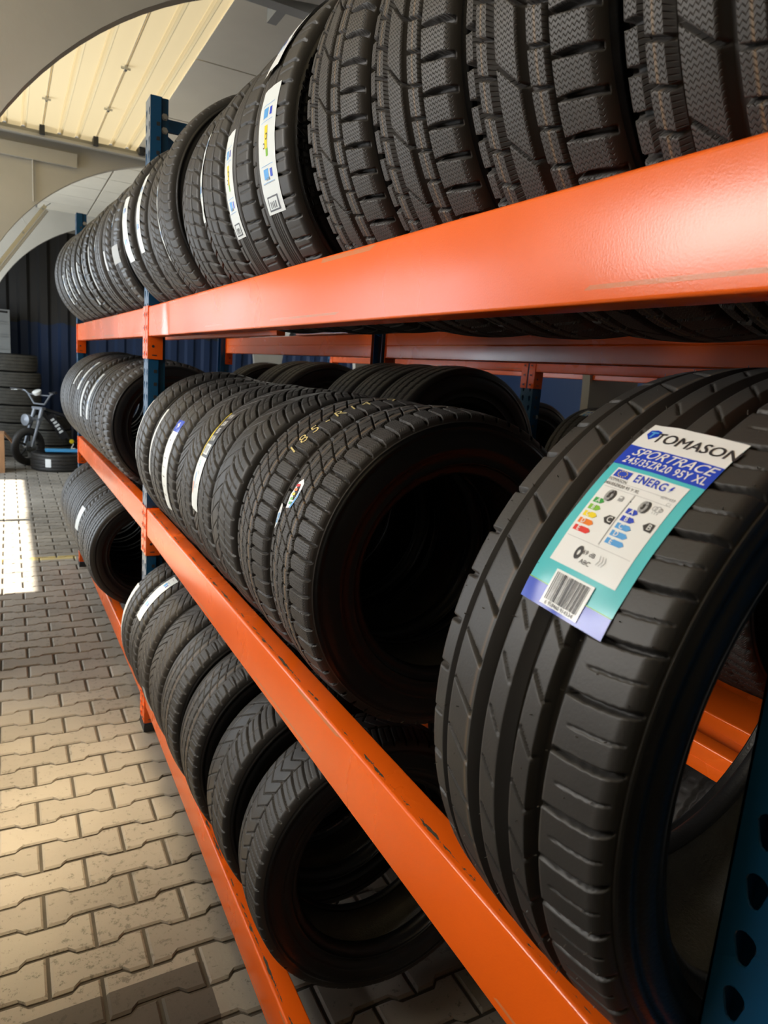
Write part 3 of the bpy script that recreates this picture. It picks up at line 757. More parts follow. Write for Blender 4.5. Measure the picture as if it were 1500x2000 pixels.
def tyre_meshes(style, R, Wd, rb, res):
    key = (style, round(R, 3), round(Wd, 3), round(rb, 3), res)
    if key in MESH: return MESH[key]
    fn, N, mt = STY[style]
    nT, nU = {'hi': (1700, 150), 'mid': (1000, 84), 'low': (420, 56), 'tiny': (160, 34)}[res]
    th = np.arange(nT)/nT*2*PI; c = np.linspace(-1, 1, nU)
    TH, CC = np.meshgrid(th, c, indexing='ij')
    dep, mark, sipe = fn(TH/(2*PI)*N, CC)
    fade = np.clip((1-np.abs(CC))/0.05, 0, 1)
    D = dep*fade*(0.0145 if res == 'hi' else 0.0095)
    y, r = crown(CC, R, Wd)
    r = r-D
    V = np.stack([-r*np.cos(TH), y, r*np.sin(TH)], -1).reshape(-1, 3)
    uv = np.stack([TH*R, y], -1).reshape(-1, 2)
    tread = grid_mesh('tread', V, nT, nU, M[mt], uv=uv, attrs=dict(mark=mark*(D < .003), sipe=np.broadcast_to(sipe, D.shape)*(D < .002)))
    # sidewall: shoulder -> bulge -> bead, then the inner liner back up; both sides in one closed skin
    y1, r1 = crown(np.array([1.0]), R, Wd); ys, rs = -float(y1[0]), float(r1[0])
    H = rs-rb; hw = Wd/2
    out = [(rs, ys), (rs-0.004, ys+0.0012), (rs-0.005, ys+0.0030), (rs-0.010, ys+0.0045), (rs-0.011, ys+0.0030), (rs-0.05*H-0.012, min(hw, ys+0.006)),
           (rs-.30*H, hw-.0005), (rs-.45*H, hw), (rs-.52*H, hw-.0003), (rs-.525*H, hw-.0013), (rs-.62*H, hw-.003), (rs-.74*H, hw-.008), (rs-.755*H, hw-.0065), (rs-.775*H, hw-.0065), (rs-.79*H, hw-.0095), (rb+.020, hw-.016), (rb+.010, hw-.0185), (rb+.004, hw-.0215), (rb, hw-.027)]
    inn = [(rb-.001, hw-.036), (rb+.002, hw-.044), (rb+.008, hw-.045), (rb+.014, hw-.036), (rb+.30*H, hw-.016), (rb+.6*H, hw-.015), (rs-.012, hw-.022), (R-.019, hw*.72), (R-.016, hw*.35), (R-.0155, 0)]
    prof = [(r_, -y_) for r_, y_ in out]; nout = len(prof)
    prof = prof+[(r_, -y_) for r_, y_ in inn]
    full = prof+[(r_, -y_) for r_, y_ in prof[::-1][1:]]
    n2 = {'hi': 256, 'mid': 180, 'low': 96, 'tiny': 64}[res]
    t2 = np.arange(n2)/n2*2*PI; pr = np.array(full)
    V2 = np.stack([-pr[None, :, 0]*np.cos(t2)[:, None], np.broadcast_to(pr[None, :, 1], (n2, len(pr))), pr[None, :, 0]*np.sin(t2)[:, None]], -1).reshape(-1, 3)
    side = grid_mesh('sidewall', V2, n2, len(pr), M['side'])
    side.materials.append(M['liner'])
    mi = np.zeros((n2, len(pr)-1), dtype=np.int32); mi[:, nout+2:len(pr)-1-nout-2] = 1
    side.polygons.foreach_set('material_index', mi.ravel())
    MESH[key] = (tread, side); return MESH[key]
SPECS = {}
def tyre(tid, style, pos, rot, R, Wd, rb, res, label, group, spin=0.0):
    """pos = centre, rot = (psi, tau) in degrees"""
    psi, tau = rot
    t = empty('tyre', (0, 0, 0), label, 'tyre', group)
    mw = Matrix.Translation(Vector(pos)) @ Matrix.Rotation(math.radians(-psi), 4, 'Z') @ Matrix.Rotation(math.radians(tau), 4, 'X')
    t.matrix_world = mw
    tm, sm = tyre_meshes(style, R, Wd, rb, res)
    a = link('tread', tm, t); b = link('sidewall', sm, t)
    if spin: a.rotation_euler = (0, math.radians(spin), 0)
    SPECS[tid] = (t, R, Wd, a)
    return t
def rest(xe, yc, zb, R, xin=0.055):
    xc = xe+R; return (xc, yc, zb+math.sqrt(max(0.0, R*R-(xc-xin)**2)))

# ---- table: id, style, shelf, front reach x, y, (psi, tau), R, width, bead radius, resolution
TT = [
 # top shelf, near bay
 ('a', 'winter', 'T', -0.02, -2.449, (0, 0), .345, .222, .215, 'hi'),
 ('b', 'winter', 'T', -0.03, -2.225, (0, 0), .345, .222, .215, 'hi'),
 ('c', 'winter', 'T', -0.035, -2.0, (0, 0), .345, .222, .215, 'hi'),
 ('d', 'winter', 'T', -0.04, -1.775, (0, 0), .345, .222, .215, 'hi'),
 ('e', 'eco', 'T', -0.045, -1.49, (0, 0), .335, .205, .215, 'mid'),
 ('f', 'eco', 'T', -0.045, -1.275, (0, 0), .335, .205, .215, 'mid'),
 ('g', 'touring', 'T', -0.05, -1.07, (0, 0), .33, .20, .205, 'mid'),
 ('g2', 'touring', 'T', -0.05, -.86, (0, 0), .33, .20, .205, 'mid'),
 ('h', 'fine', 'T', -0.08, -.645, (0, 0), .335, .195, .205, 'mid'),
 ('i', 'curve', 'T', -0.075, -.45, (0, 0), .325, .18, .205, 'mid'),
 ('j', 'curve', 'T', -0.085, -.268, (0, 0), .32, .178, .205, 'mid'),
 ('k', 'curve', 'T', -0.105, -.092, (0, 0), .315, .172, .205, 'mid'),
 # middle shelf, near bay
 ('M1', 'sport', 'M', -0.135, -2.458, (0, 0), .340, .248, .255, 'hi'),
 ('M2', 'at', 'M', -0.03, -1.668, (1, 0), .333, .222, .205, 'hi'),
 ('M3', 'at', 'M', -0.03, -1.438, (1, 0), .333, .222, .205, 'hi'),
 ('M4', 'curve', 'M', -0.035, -1.21, (0, 0), .33, .215, .205, 'mid'),
 ('M5', 'arrow', 'M', -0.035, -.995, (0, 0), .33, .21, .205, 'mid'),
 ('M6', 'arrow', 'M', -0.035, -.78, (0, 0), .33, .21, .205, 'mid'),
 ('M7', 'touring', 'M', -0.04, -.565, (0, 0), .325, .205, .205, 'mid'),
 ('M8', 'touring', 'M', -0.045, -.355, (0, 0), .325, .20, .205, 'mid'),
 ('M9', 'touring', 'M', -0.06, -.145, (0, 0), .325, .20, .205, 'mid'),
 # bottom shelf, near bay
 ('B1', 'herring', 'B', -0.04, -1.56, (5, -5), .312, .205, .205, 'mid'),
 ('B2', 'curve', 'B', -0.05, -1.30, (2, -3), .312, .205, .205, 'mid'),
 ('B3', 'slant', 'B', -0.07, -1.058, (1, -2), .315, .205, .205, 'mid'),
 ('B4', 'slant', 'B', -0.085, -.847, (0, -1), .315, .205, .205, 'mid'),
 ('B5', 'deepv', 'B', -0.09, -.645, (0, -1), .312, .175, .205, 'mid'),
 ('B6', 'deepv', 'B', -0.10, -.465, (0, -1), .312, .172, .205, 'mid'),
 ('B7', 'touring', 'B', -0.105, -.292, (0, -1), .305, .165, .20, 'mid'),
 ('B8', 'touring', 'B', -0.11, -.122, (0, -1), .305, .160, .20, 'mid'),
]
ZS = dict(T=ZT, M=ZM, B=ZB)
ORD = ['first', 'second', 'third', 'fourth', 'fifth', 'sixth', 'seventh', 'eighth', 'ninth', 'tenth', 'eleventh', 'twelfth']
LAB = {
 'a': 'winter tyre at the near end of the top shelf, cut off by the picture edge',
 'b': 'winter tyre with its whole near shoulder showing, second from the near end of top shelf',
 'c': 'middle one of the three touching winter tyres with zigzag sipes, top shelf',
 'd': 'winter tyre right in front of the smooth black sidewall with raised letters, top shelf',
 'e': 'black tyre with raised sidewall letters and a long white label, top shelf',
 'f': 'ribbed tyre with white and yellow label, just beyond the lettered one, top shelf',
 'g': 'block-ribbed tyre with a narrow torn blue and white label, top shelf',
 'g2': 'unlabelled block-ribbed tyre between the torn label and the fine-grooved tyre, top shelf',
 'h': 'finely grooved tyre with a bare black shoulder and thin white strip, top shelf',
 'i': 'unlabelled curved-groove tyre between the fine-grooved tyre and the narrow white label, top shelf',
 'j': 'curved-groove tyre with the narrower of two adjoining white labels, top shelf',
 'k': 'top-shelf tyre with the broad white label, last before the blue upright',
 'M1': 'wide sports tyre with large blue, teal and white energy label, middle shelf',
 'M2': 'all-terrain tyre with torn scraps of colourful label, opening towards the viewer, middle shelf',
 'M3': 'all-terrain tyre with yellow chalk numbers on its shoulder blocks, middle shelf',
 'M4': 'unlabelled tyre with sweeping curved grooves beside the yellow-chalked tyre, middle shelf',
 'M5': 'arrow-grooved tyre with a yellow-edged silver and white label, middle shelf',
 'M6': 'unlabelled arrow-grooved tyre between the yellow-edged and the blue-topped labels, middle shelf',
 'M7': 'tyre with a white label topped by a blue square, middle shelf',
 'M8': 'tyre with thin white strip between two other labelled tyres, middle shelf near the upright',
 'M9': 'tyre with white strip on its outer edge, touching the blue upright, middle shelf',
 'B1': 'herringbone tyre at the near end of the bottom shelf, round opening facing us',
 'B2': 'tyre with long curved grooves, second from the near end of the bottom shelf',
 'B3': 'slant-grooved tyre with shiny near shoulder, third from the near end of bottom shelf',
 'B4': 'slant-grooved tyre, fourth from the near end of the bottom shelf',
 'B5': 'V-patterned winter tyre touching the slant-grooved pair on the bottom shelf',
 'B6': 'V-patterned winter tyre with a grey scrap of label low down, bottom shelf',
 'B7': 'bottom-shelf tyre with a white label right across its tread and black shoulder',
 'B8': 'bottom-shelf tyre with white label on its outer edge, last before the upright',
}
GR = dict(T='tyres on the top shelf of the near bay', M='tyres on the middle shelf of the near bay', B='tyres on the bottom shelf of the near bay')
for k, (tid, st, sh, xe, yc, rt, R, Wd, rb, res) in enumerate(TT):
    tyre(tid, st, rest(xe, yc, ZS[sh], R), rt, R, Wd, rb, res, LAB[tid], GR[sh], spin=(k*37 % 60)/10)

# far bay rows: (shelf, y of the nearest, spacing, count, front reach near -> far, styles)
FB = [('T', .26, .222, 11, -.10, -.19, ['eco', 'touring', 'ribs', 'touring', 'eco', 'curve', 'ribs', 'touring', 'eco', 'ribs', 'fine'], .325, .20),
      ('M', .74, .235, 8, -.095, -.17, ['at', 'at', 'ribs', 'touring', 'ribs', 'deepv', 'ribs', 'ribs'], .328, .22),
      ('B', 1.10, .226, 7, -.14, -.175, ['ribs', 'ribs', 'touring', 'ribs', 'ribs', 'ribs', 'touring'], .318, .215)]
FN = dict(T='top', M='middle', B='bottom')
for sh, y0, dy, n, xa, xb, sts, R, Wd in FB:
    for k in range(n):
        y = y0+dy*k; xe = xa+(xb-xa)*k/(n-1)
        r_ = R+(0.012 if (sh == 'T' and k == n-1) else 0.004*math.sin(k*2.3))
        lab = f'tyre {ORD[k]} beyond the blue upright, {FN[sh]} shelf of the far bay'
        if k == 0: lab = f'tyre nearest the blue upright on the {FN[sh]} shelf of the far bay'
        if k == n-1: lab = f'tyre at the far end of the {FN[sh]} shelf, last of its row'
        tyre(f'F{sh}{k}', sts[k], rest(xe, y, ZS[sh], r_, 0.055-0.016*y), (-4 if sh != 'T' else 0, -1 if sh != 'T' else 0), r_, Wd, .205, 'low', lab,
             f'tyres on the {FN[sh]} shelf of the far bay', spin=k*1.7)
# rear row of the near rack
RR = [('M', -2.28, .345, 'winter', 'mid'), ('M', -2.02, .34, 'deepv', 'low'), ('M', -.64, .345, 'ribs', 'low'), ('M', -.39, .345, 'ribs', 'low'), ('M', -.14, .345, 'ribs', 'low'),
      ('M', .62, .34, 'ribs', 'low'), ('M', .90, .34, 'ribs', 'low'), ('M', 1.55, .33, 'ribs', 'low'),
      ('B', -2.28, .33, 'touring', 'low'), ('B', -2.02, .33, 'ribs', 'low'), ('B', -1.76, .33, 'ribs', 'low'), ('B', -1.50, .33, 'ribs', 'low'), ('B', -1.24, .33, 'ribs', 'low'),
      ('T', -2.2, .34, 'ribs', 'low'), ('T', -1.9, .34, 'ribs', 'low'), ('T', -1.1, .34, 'ribs', 'low'), ('T', -.8, .34, 'ribs', 'low')]
RL = ['blocky winter tyre in the rear row, seen through the opening of the big labelled tyre',
      'rear-row tyre hidden behind the big labelled tyre on the middle shelf',
      'dark rear-row tyre, nearest arc above the all-terrain tyres, middle shelf', 'dark rear-row tyre, second arc above the front tyres, middle shelf',
      'rear-row tyre beside the rear upright, middle shelf', 'rear-row tyre of the far bay, dark arc just past the upright', 'rear-row tyre of the far bay, second dark arc past the upright',
      'rear-row tyre of the far bay, farthest dark arc', 'dark bottom-shelf tyre in the rear row, glimpsed low through the big labelled tyre', 'rear-row tyre on the bottom shelf, second from the near end', 'rear-row tyre on the bottom shelf, third from the near end', 'rear-row tyre on the bottom shelf, fourth from the near end', 'rear-row tyre on the bottom shelf, fifth from the near end', 'rear-row tyre hanging below the top shelf, nearest', 'rear-row tyre hanging below the top shelf, second',
      'rear-row tyre hanging below the top shelf beside the rear upright', 'rear-row tyre hanging below the top shelf, closest to the rear upright']
for k, (sh, y, R, st, res) in enumerate(RR):
    xc = 1.02
    z = ZS[sh]+math.sqrt(R*R-0.10**2)-0.01
    tyre(f'R{k}', st, (xc, y, z), (0, 0), R, .235, .21, res, RL[k], 'tyres in the rear row of the near rack')
# rack behind: front row
XL = [(-.25, 'ribbed tyre with a small white sticker on the rack behind, right of its upright'), (-.51, 'ribbed tyre on the rack behind, directly right of the stickered one'),
      (-.77, 'ribbed tyre on the rack behind, second right of the stickered one'), (-1.03, 'ribbed tyre on the rack behind, third right of the stickered one'),
      (.42, 'ribbed tyre on the rack behind, first left of its perforated upright'), (.69, 'ribbed tyre on the rack behind, second left of its perforated upright'),
      (.96, 'ribbed tyre on the rack behind, third left of its perforated upright'), (1.23, 'ribbed tyre on the rack behind, fourth left of its perforated upright')]
for k, (y, nm) in enumerate(XL):
    tyre(f'X{k}', 'ribs', (X3-0.03+.345, y, ZM+math.sqrt(.345**2-.29**2)), (0, 0), .345, .245, .21, 'low', nm, 'tyres on the rack behind')
# ------------------------------------------------------------------ labels stuck on the tyres
def text_tris(txt, size, shear=0.0, bold=0.0):
    cu = bpy.data.curves.new('text_source', 'FONT'); cu.body = txt; cu.size = size; cu.shear = shear; cu.offset = bold
    cu.space_character = 1.1 if bold else 1.0; cu.align_x = 'CENTER'; cu.align_y = 'CENTER'; cu.resolution_u = 3
    o = bpy.data.objects.new('text_source', cu); COL.objects.link(o)
    bpy.context.view_layer.update()
    dg = bpy.context.evaluated_depsgraph_get(); me = bpy.data.meshes.new_from_object(o.evaluated_get(dg))
    v = [tuple(x.co)[:2] for x in me.vertices]; f = [tuple(p.vertices) for p in me.polygons]
    bpy.data.objects.remove(o); bpy.data.curves.remove(cu); bpy.data.meshes.remove(me)
    return v, f
class Label:
    """artwork in metres: b across the tread (to the near side), a along the tread (upwards); origin = label centre"""
    def __init__(s, tid, th0, th1, lat, width, yaw=0.0, wr=0.0, lift=0.0, curl=0.0):
        s.t, s.R, s.Wd, s.tr = SPECS[tid]; s.lat = lat; s.w = width; s.thc = math.radians((th0+th1)/2)
        s.L = s.R*math.radians(th1-th0); s.yaw = math.radians(yaw); s.wr = wr; s.lift = lift; s.curl = curl; s.mb = MB()
    def P(s, b, a, lay):
        bb = b*math.cos(s.yaw)-a*math.sin(s.yaw); aa = b*math.sin(s.yaw)+a*math.cos(s.yaw)
        y = s.lat-bb; th = s.thc+aa/s.R
        hw = s.Wd/2*0.90*0.90; k = min(1.0, abs(y)/hw)
        r = s.R-0.006*k*k+0.0009+lay*0.00035+s.lift
        if abs(y) > hw: r -= (abs(y)-hw)**2*18
        if s.wr: r += s.wr*(math.sin(a*90+b*40)*math.sin(b*110-a*35)+0.6*math.sin(b*180+a*60))*(0.5+abs(a)/s.L)
        if s.curl: r += s.curl*max(0, abs(a)/s.L*2-0.75)**2
        return (-r*math.cos(th), y, r*math.sin(th))
    def poly(s, pts, mat, lay=1):
        n = len(pts); s.mb.add([s.P(x, y, lay) for x, y in pts], [tuple(range(n))], M[mat])
    def rect(s, b0, b1, a0, a1, mat, lay=0):
        na = max(1, int((a1-a0)/0.006)); nb = max(1, int((b1-b0)/0.008))
        vs = [s.P(b0+(b1-b0)*j/nb, a0+(a1-a0)*i/na, lay) for i in range(na+1) for j in range(nb+1)]
        fs = [(i*(nb+1)+j, i*(nb+1)+j+1, (i+1)*(nb+1)+j+1, (i+1)*(nb+1)+j) for i in range(na) for j in range(nb)]
        s.mb.add(vs, fs, M[mat])
    def text(s, txt, b, a, size, mat, lay=2, rot=0, shear=0.0, bold=0.0, sx=1.0):
        v, f = text_tris(txt, size, shear, bold); c, d = math.cos(math.radians(rot)), math.sin(math.radians(rot))
        s.mb.add([s.P(b+(x*sx*c-y*d), a+(x*sx*d+y*c), lay) for x, y in v], f, M[mat])
    def disc(s, b, a, r0, r1, mat, lay=2, n=14, sq=1.0):
        vs = []; 
        for k in range(n):
            w = 2*PI*k/n; vs += [s.P(b+r0*math.cos(w)*sq, a+r0*math.sin(w), lay), s.P(b+r1*math.cos(w)*sq, a+r1*math.sin(w), lay)]
        s.mb.add(vs, [(2*k, 2*k+1, 2*((k+1) % n)+1, 2*((k+1) % n)) for k in range(n)], M[mat])
    def done(s, name, text=None):
        o = s.mb.build(name, s.t, True, 60)
        if text: o['label'] = text
        return o

def big_label():
    l = Label('M1', 22.0, 54.0, -0.0285, 0.092, yaw=-3.9, wr=0.0005)
    w, L = l.w/2, l.L/2
    Y = lambda f: L-2*L*f                     # fraction from the top edge
    l.rect(-w, w, Y(1), Y(0), 'teal', 0)
    l.rect(-w, w, Y(.155), Y(0), 'white', 1)
    l.rect(-w, w, Y(.275), Y(.155), 'lblue', 1)
    l.rect(-w, w, Y(1), Y(.905), 'lblue', 1)
    l.rect(-w, w, Y(.907), Y(.903), 'lime', 2)
    # emblem and name
    l.poly([(-.042, Y(.045)), (-.036, Y(.035)), (-.030, Y(.045)), (-.030, Y(.075)), (-.036, Y(.105)), (-.042, Y(.075))], 'lblue', 2)
    l.poly([(-.040, Y(.052)), (-.032, Y(.052)), (-.032, Y(.060)), (-.0350, Y(.062)), (-.0355, Y(.092)), (-.0372, Y(.092)), (-.037, Y(.062)), (-.040, Y(.060))], 'lsky', 3)
    for k in (-.0003, 0, .0003): l.text('TOMASON', .0080+k, Y(.085)+k*.3, .0158, 'ink', 2+k*1000, sx=1.04, shear=.05)
    for k in (-.0002, .0002): l.text('SPORTRACE', .002+k, Y(.190), .0128, 'white', 2+k*1000, shear=.35, sx=1.12)
    l.text('245/35ZR20 95Y XL', .002, Y(.243), .0105, 'white', 2, bold=.00015, sx=.84)
    l.rect(-.036, .036, Y(.80), Y(.295), 'white', 1)
    l.rect(-.034, -.018, Y(.345), Y(.305), 'lblue', 2)
    for k in range(12):
        a = 2*PI*k/12; l.disc(-.026+.0045*math.cos(a), Y(.325)+.0030*math.sin(a), 0, .0006, 'yellow', 3, 5)
    l.text('ENERG', .003, Y(.327), .0110, 'lblue', 2, bold=.0002, sx=.88)
    l.poly([(.0235, Y(.310)), (.0215, Y(.330)), (.0230, Y(.330)), (.0218, Y(.345)), (.0252, Y(.323)), (.0237, Y(.323)), (.0250, Y(.310))], 'lblue', 2)
    l.text('TOMASON', -.026, Y(.360), .0040, 'ink', 2); l.text('6091433', .027, Y(.372), .0038, 'grey', 2)
    l.rect(-.034, .034, Y(.3695), Y(.3680), 'grey', 2)
    l.text('245/35ZR20 95 Y XL', -.018, Y(.385), .0044, 'ink', 2); l.text('C1', .031, Y(.395), .0038, 'grey', 2)
    l.rect(-.034, .034, Y(.4035), Y(.4020), 'grey', 2)
    l.rect(-.0006, .0002, Y(.66), Y(.405), 'grey', 2)
    for bx in (-.024, .012):
        l.disc(bx+.004, Y(.440), .0022, .0058, 'ink', 2, 18, .62); l.disc(bx+.0015, Y(.440), .0030, .0058, 'grey', 2, 18, .62)
    l.rect(-.0120, -.0080, Y(.452), Y(.425), 'grey', 2); l.rect(-.0113, -.0087, Y(.438), Y(.430), 'white', 3); l.rect(-.0078, -.0070, Y(.450), Y(.430), 'grey', 2)
    for dx, rr in ((.0235, .0022), (.0265, .0028), (.0290, .0018)): l.disc(dx, Y(.430), rr-.0005, rr, 'grey', 2, 14)
    for k in range(3): l.rect(.0235+.0022*k, .0239+.0022*k, Y(.455), Y(.445), 'grey', 2)
    sc1 = ['green', 'lime', 'yellow', 'lorange', 'red']; sc2 = ['lblue', 'lblue', 'lsky', 'lsky', 'lsky']
    for k in range(5):
        f = .480+.037*k; ln = .0085+.0018*k
        for b0, mt in ((-.033, sc1[k]), (.003, sc2[k])):
            l.poly([(b0, Y(f+.013)), (b0+ln, Y(f+.013)), (b0+ln+.0028, Y(f)), (b0+ln, Y(f-.013)), (b0, Y(f-.013))], mt, 2)
            l.text('ABCDE'[k], b0+.0055, Y(f), .0062, 'white', 3, bold=.0001)
    for b0, f, ch in ((-.0115, .545, 'C'), (.0240, .515, 'B')):
        l.poly([(b0, Y(f)), (b0+.0035, Y(f-.020)), (b0+.0095, Y(f-.020)), (b0+.0095, Y(f+.020)), (b0+.0035, Y(f+.020))], 'ink', 2)
        l.text(ch, b0+.0062, Y(f), .0072, 'white', 3)
    l.rect(-.034, .034, Y(.6715), Y(.6700), 'grey', 2)
    l.disc(-.012, Y(.725), .0024, .0060, 'ink', 2, 18, .62); l.text('69 dB', -.002, Y(.715), .0055, 'ink', 2)
    for k in range(3):
        l.poly([(.0085+.0028*k, Y(.700)), (.0100+.0028*k, Y(.722)), (.0085+.0028*k, Y(.744)), (.0090+.0028*k, Y(.744)), (.0106+.0028*k, Y(.722)), (.0090+.0028*k, Y(.700))], 'grey', 2)
    l.text('ABC', -.001, Y(.755), .0055, 'ink', 2)
    l.rect(-.022, .020, Y(.985), Y(.825), 'white', 3)
    rnd = random.Random(5); x = -.0195
    while x < .0175:
        ww = rnd.choice((.0004, .0004, .0008, .0012)); l.rect(x, x+ww, Y(.960), Y(.835), 'ink', 4); x += ww+rnd.choice((.0005, .0008, .0011))
    l.text('6 958460 914334', -.001, Y(.973), .0046, 'ink', 4)
    l.done('energy_label', 'blue, teal and white energy label')
big_label()
# fine rubber hairs left by the mould on the sports tyre
def spews():
    t, R, Wd, tr = SPECS['M1']; mb = MB(); rnd = random.Random(3)
    for k in range(46):
        for lat, dth in ((-.105, 0), (-.098, .4), (-.075, .2), (-.052, .7), (-.03, 0.1), (.02, .5), (.062, .3), (.085, .05), (.10, .55)):
            if rnd.random() < .35: continue
            th = 2*PI*(k+dth)/46+rnd.uniform(-.01, .01); h = rnd.uniform(.0015, .0045)
            hw = Wd/2*.81; r = R-0.006*min(1, abs(lat)/hw)**2-.0006-max(0, abs(lat)-hw)**2*20
            a = Vector((-r*math.cos(th), lat, r*math.sin(th))); n = Vector((-math.cos(th), 0, math.sin(th)))
            n2 = (n+Vector((rnd.uniform(-.4, .4), rnd.uniform(-.6, .6), rnd.uniform(-.4, .4)))).normalized()
            mb.tube([a, a+n*h*.5, a+n*h*.5+n2*h*.5], [.00055, .00045, .0003], M['spew'], 4)
    o = mb.build('vent_spew', t); o['kind'] = 'stuff'
spews()
def strip(tid, th0, th1, lat, w, seed=0, base='lwhite', wr=.0004, blue=True, yellow=False, dark=True, curl=0.0, name='paper_label', yaw=0.0, text=None, end=False, lift=0.0):
    l = Label(tid, th0, th1, lat, w, yaw=yaw, wr=wr, curl=curl, lift=lift); rnd = random.Random(seed); W2, L2 = w/2, l.L/2
    l.rect(-W2, W2, -L2, L2, base, 0)
    a = L2-.012
    if blue:
        for k in range(2):
            y = L2*(.72-.95*k)
            l.rect(-W2*.7, W2*.7, y-.0008, y, 'lsky', 1); l.rect(-W2*.7, W2*.7, y-.030, y-.0292, 'lsky', 1)
            l.rect(-W2*.45, W2*.1, y-.024, y-.006, 'lsky', 1); l.rect(W2*.3, W2*.55, y-.022, y-.008, 'lblue', 1)
    if yellow:
        l.rect(W2*-.15, W2*.2, L2*.02, L2*.38, 'yellow', 1); l.rect(W2*.0, W2*.25, L2*-.10, L2*.02, 'lime', 1)
    if dark:
        for k in range(int(l.L/.02)):
            y = L2-.012-.02*k
            if rnd.random() < .6:
                b = rnd.uniform(-W2*.6, 0); l.rect(b, b+W2*rnd.uniform(.3, .6), y, y+.002+.002*rnd.random(), 'grey', 1)
    if end:
        y = -L2+.020; l.rect(-W2*.62, W2*.62, y-.015, y+.012, 'ink', 1); l.rect(-W2*.5, W2*.5, y-.012, y+.009, base, 2)
        for k in range(4): l.rect(-W2*.35+W2*.2*k, -W2*.25+W2*.2*k, y-.010, y+.002, 'ink', 3)
        l.rect(-W2*.7, W2*.7, y+.034, y+.0345, 'ink', 1); l.text('98357', 0, y+.042, .008, 'ink', 1, rot=180); l.text('C', W2*.1, y+.115, .016, 'ink', 1, rot=180, bold=.0004); l.text('C', -W2*.2, y+.100, .014, 'ink', 1, rot=180, bold=.0004)
    return l.done(name, text)
strip('e', -24.5, 13.5, -.012, .088, 1, yellow=True, end=True, text='long white label with blue print', yaw=-1.5, dark=False)
strip('e', 20, 52, .030, .10, 2, base='white', blue=True, dark=False, lift=.004, curl=.02, text='loose white film label')
strip('f', -27, 10.5, .030, .072, 3, yellow=True, end=True, text='white label with yellow print', dark=False)
strip('g', -16, 25, .062, .030, 4, text='narrow torn label', wr=.0009)
strip('h', -30, 12, .066, .022, 5, text='thin white strip', wr=.0008)
strip('j', -20, 26, -.010, .060, 6, text='narrow white label')
strip('k', -25, 15, -.012, .090, 7, text='broad white label', wr=.0008)
def scrap():
    l = Label('M2', 20.5, 31.5, .042, .044, wr=.0003, yaw=8); W2, L2 = l.w/2, l.L/2
    l.poly([(-W2*.9, -L2), (W2*.2, -L2*.95), (W2, -L2*.2), (W2*.9, L2*.7), (W2*.3, L2), (-W2*.4, L2*.8), (-W2, -L2*.1)], 'white', 0)
    l.poly([(-W2*.2, -L2*.96), (W2*.2, -L2*.95), (W2, -L2*.2), (W2*.95, L2*.2), (W2*.6, -L2*.3)], 'lsky', 1)
    for k, c in enumerate(('green', 'lime', 'yellow', 'lorange', 'red')):
        l.rect(-W2*.55, -W2*.05+W2*.09*k, -L2*.75+L2*.30*k, -L2*.57+L2*.30*k, c, 2)
    l.done('label_scrap', 'torn label scrap with coloured bars')
    l = Label('M2', 11.5, 21, .088, .026, wr=.0003, yaw=10); W2, L2 = l.w/2, l.L/2
    l.poly([(-W2*.6, -L2), (W2*.4, -L2*.6), (W2, 0), (W2*.7, L2*.8), (-W2*.2, L2), (-W2, L2*.2)], 'white', 0)
    l.disc(W2*.2, 0, .003, .0065, 'lsky', 1); l.disc(-W2*.1, -.011, .002, .0045, 'lsky', 1)
    l.done('label_scrap', 'white label scrap with blue rings')
scrap()
def chalk():
    l = Label('M3', 38, 88, -.052, .05)
    for k, ch in enumerate('185-R14 7'[::1]):
        if ch == ' ': continue
        l.text(ch, 0, -l.L/2+.012+.0335*k, .046, 'chalk', 2, rot=78, bold=-.0004)
    l.done('chalk_numbers', 'yellow chalk numbers')
chalk()
def m5():
    l = Label('M5', -5, 48, .048, .100, wr=.0005); W2, L2 = l.w/2, l.L/2
    l.rect(-W2, W2, -L2, 0, 'lwhite', 0); l.rect(-W2, -W2*.55, 0, L2, 'yellow', 0)
    l.rect(-W2*.50, W2, 0, L2, 'ink', 0)
    l.rect(-W2*.35, W2*.75, L2*.05, L2*.26, 'lwhite', 1); l.rect(-W2*.25, W2*.5, L2*.08, L2*.22, 'grey', 2)
    for k, tx in enumerate(('R16', '55', '205', '91V')):
        l.text(tx, W2*.2, L2*(.38+.17*k), .023, 'white', 2, bold=.0008, rot=6)
    l.rect(-W2*.15, W2*.0, -L2*.62, -L2*.30, 'lsky', 1); l.text('E', W2*.0, -L2*.12, .022, 'teal', 1, rot=180); l.text('C', W2*.45, -L2*.55, .014, 'ink', 1); l.text('B', W2*.4, -L2*.30, .014, 'ink', 1); l.rect(-W2*.55, -W2*.40, -L2*.72, -L2*.50, 'lorange', 1)
    l.done('paper_label', 'yellow-edged silver and white label')
m5()
def m7():
    l = Label('M7', -20, 34, .012, .085, wr=.0006); W2, L2 = l.w/2, l.L/2
    l.rect(-W2, W2, -L2, L2*.72, 'lwhite', 0); l.rect(-W2, W2, L2*.72, L2, 'lblue', 0); l.text('76', 0, L2*.86, .026, 'white', 1, rot=20, bold=.0008)
    for k in range(7): l.rect(-W2*.4, W2*.1+W2*.05*k, L2*(.5-.2*k), L2*(.5-.2*k)+.004, 'grey' if k % 2 else 'ink', 1)
    l.done('paper_label', 'white label with blue top')
m7()
strip('M8', -8, 37, .058, .046, 8, blue=False, text='thin white strip')
strip('M9', -6, 38, .070, .040, 9, blue=False, text='white edge strip')
strip('B8', -12, 39, .044, .058, 10, blue=False, text='white edge label')
strip('B7', 25, 63, -.002, .070, 11, text='white label with blue band')
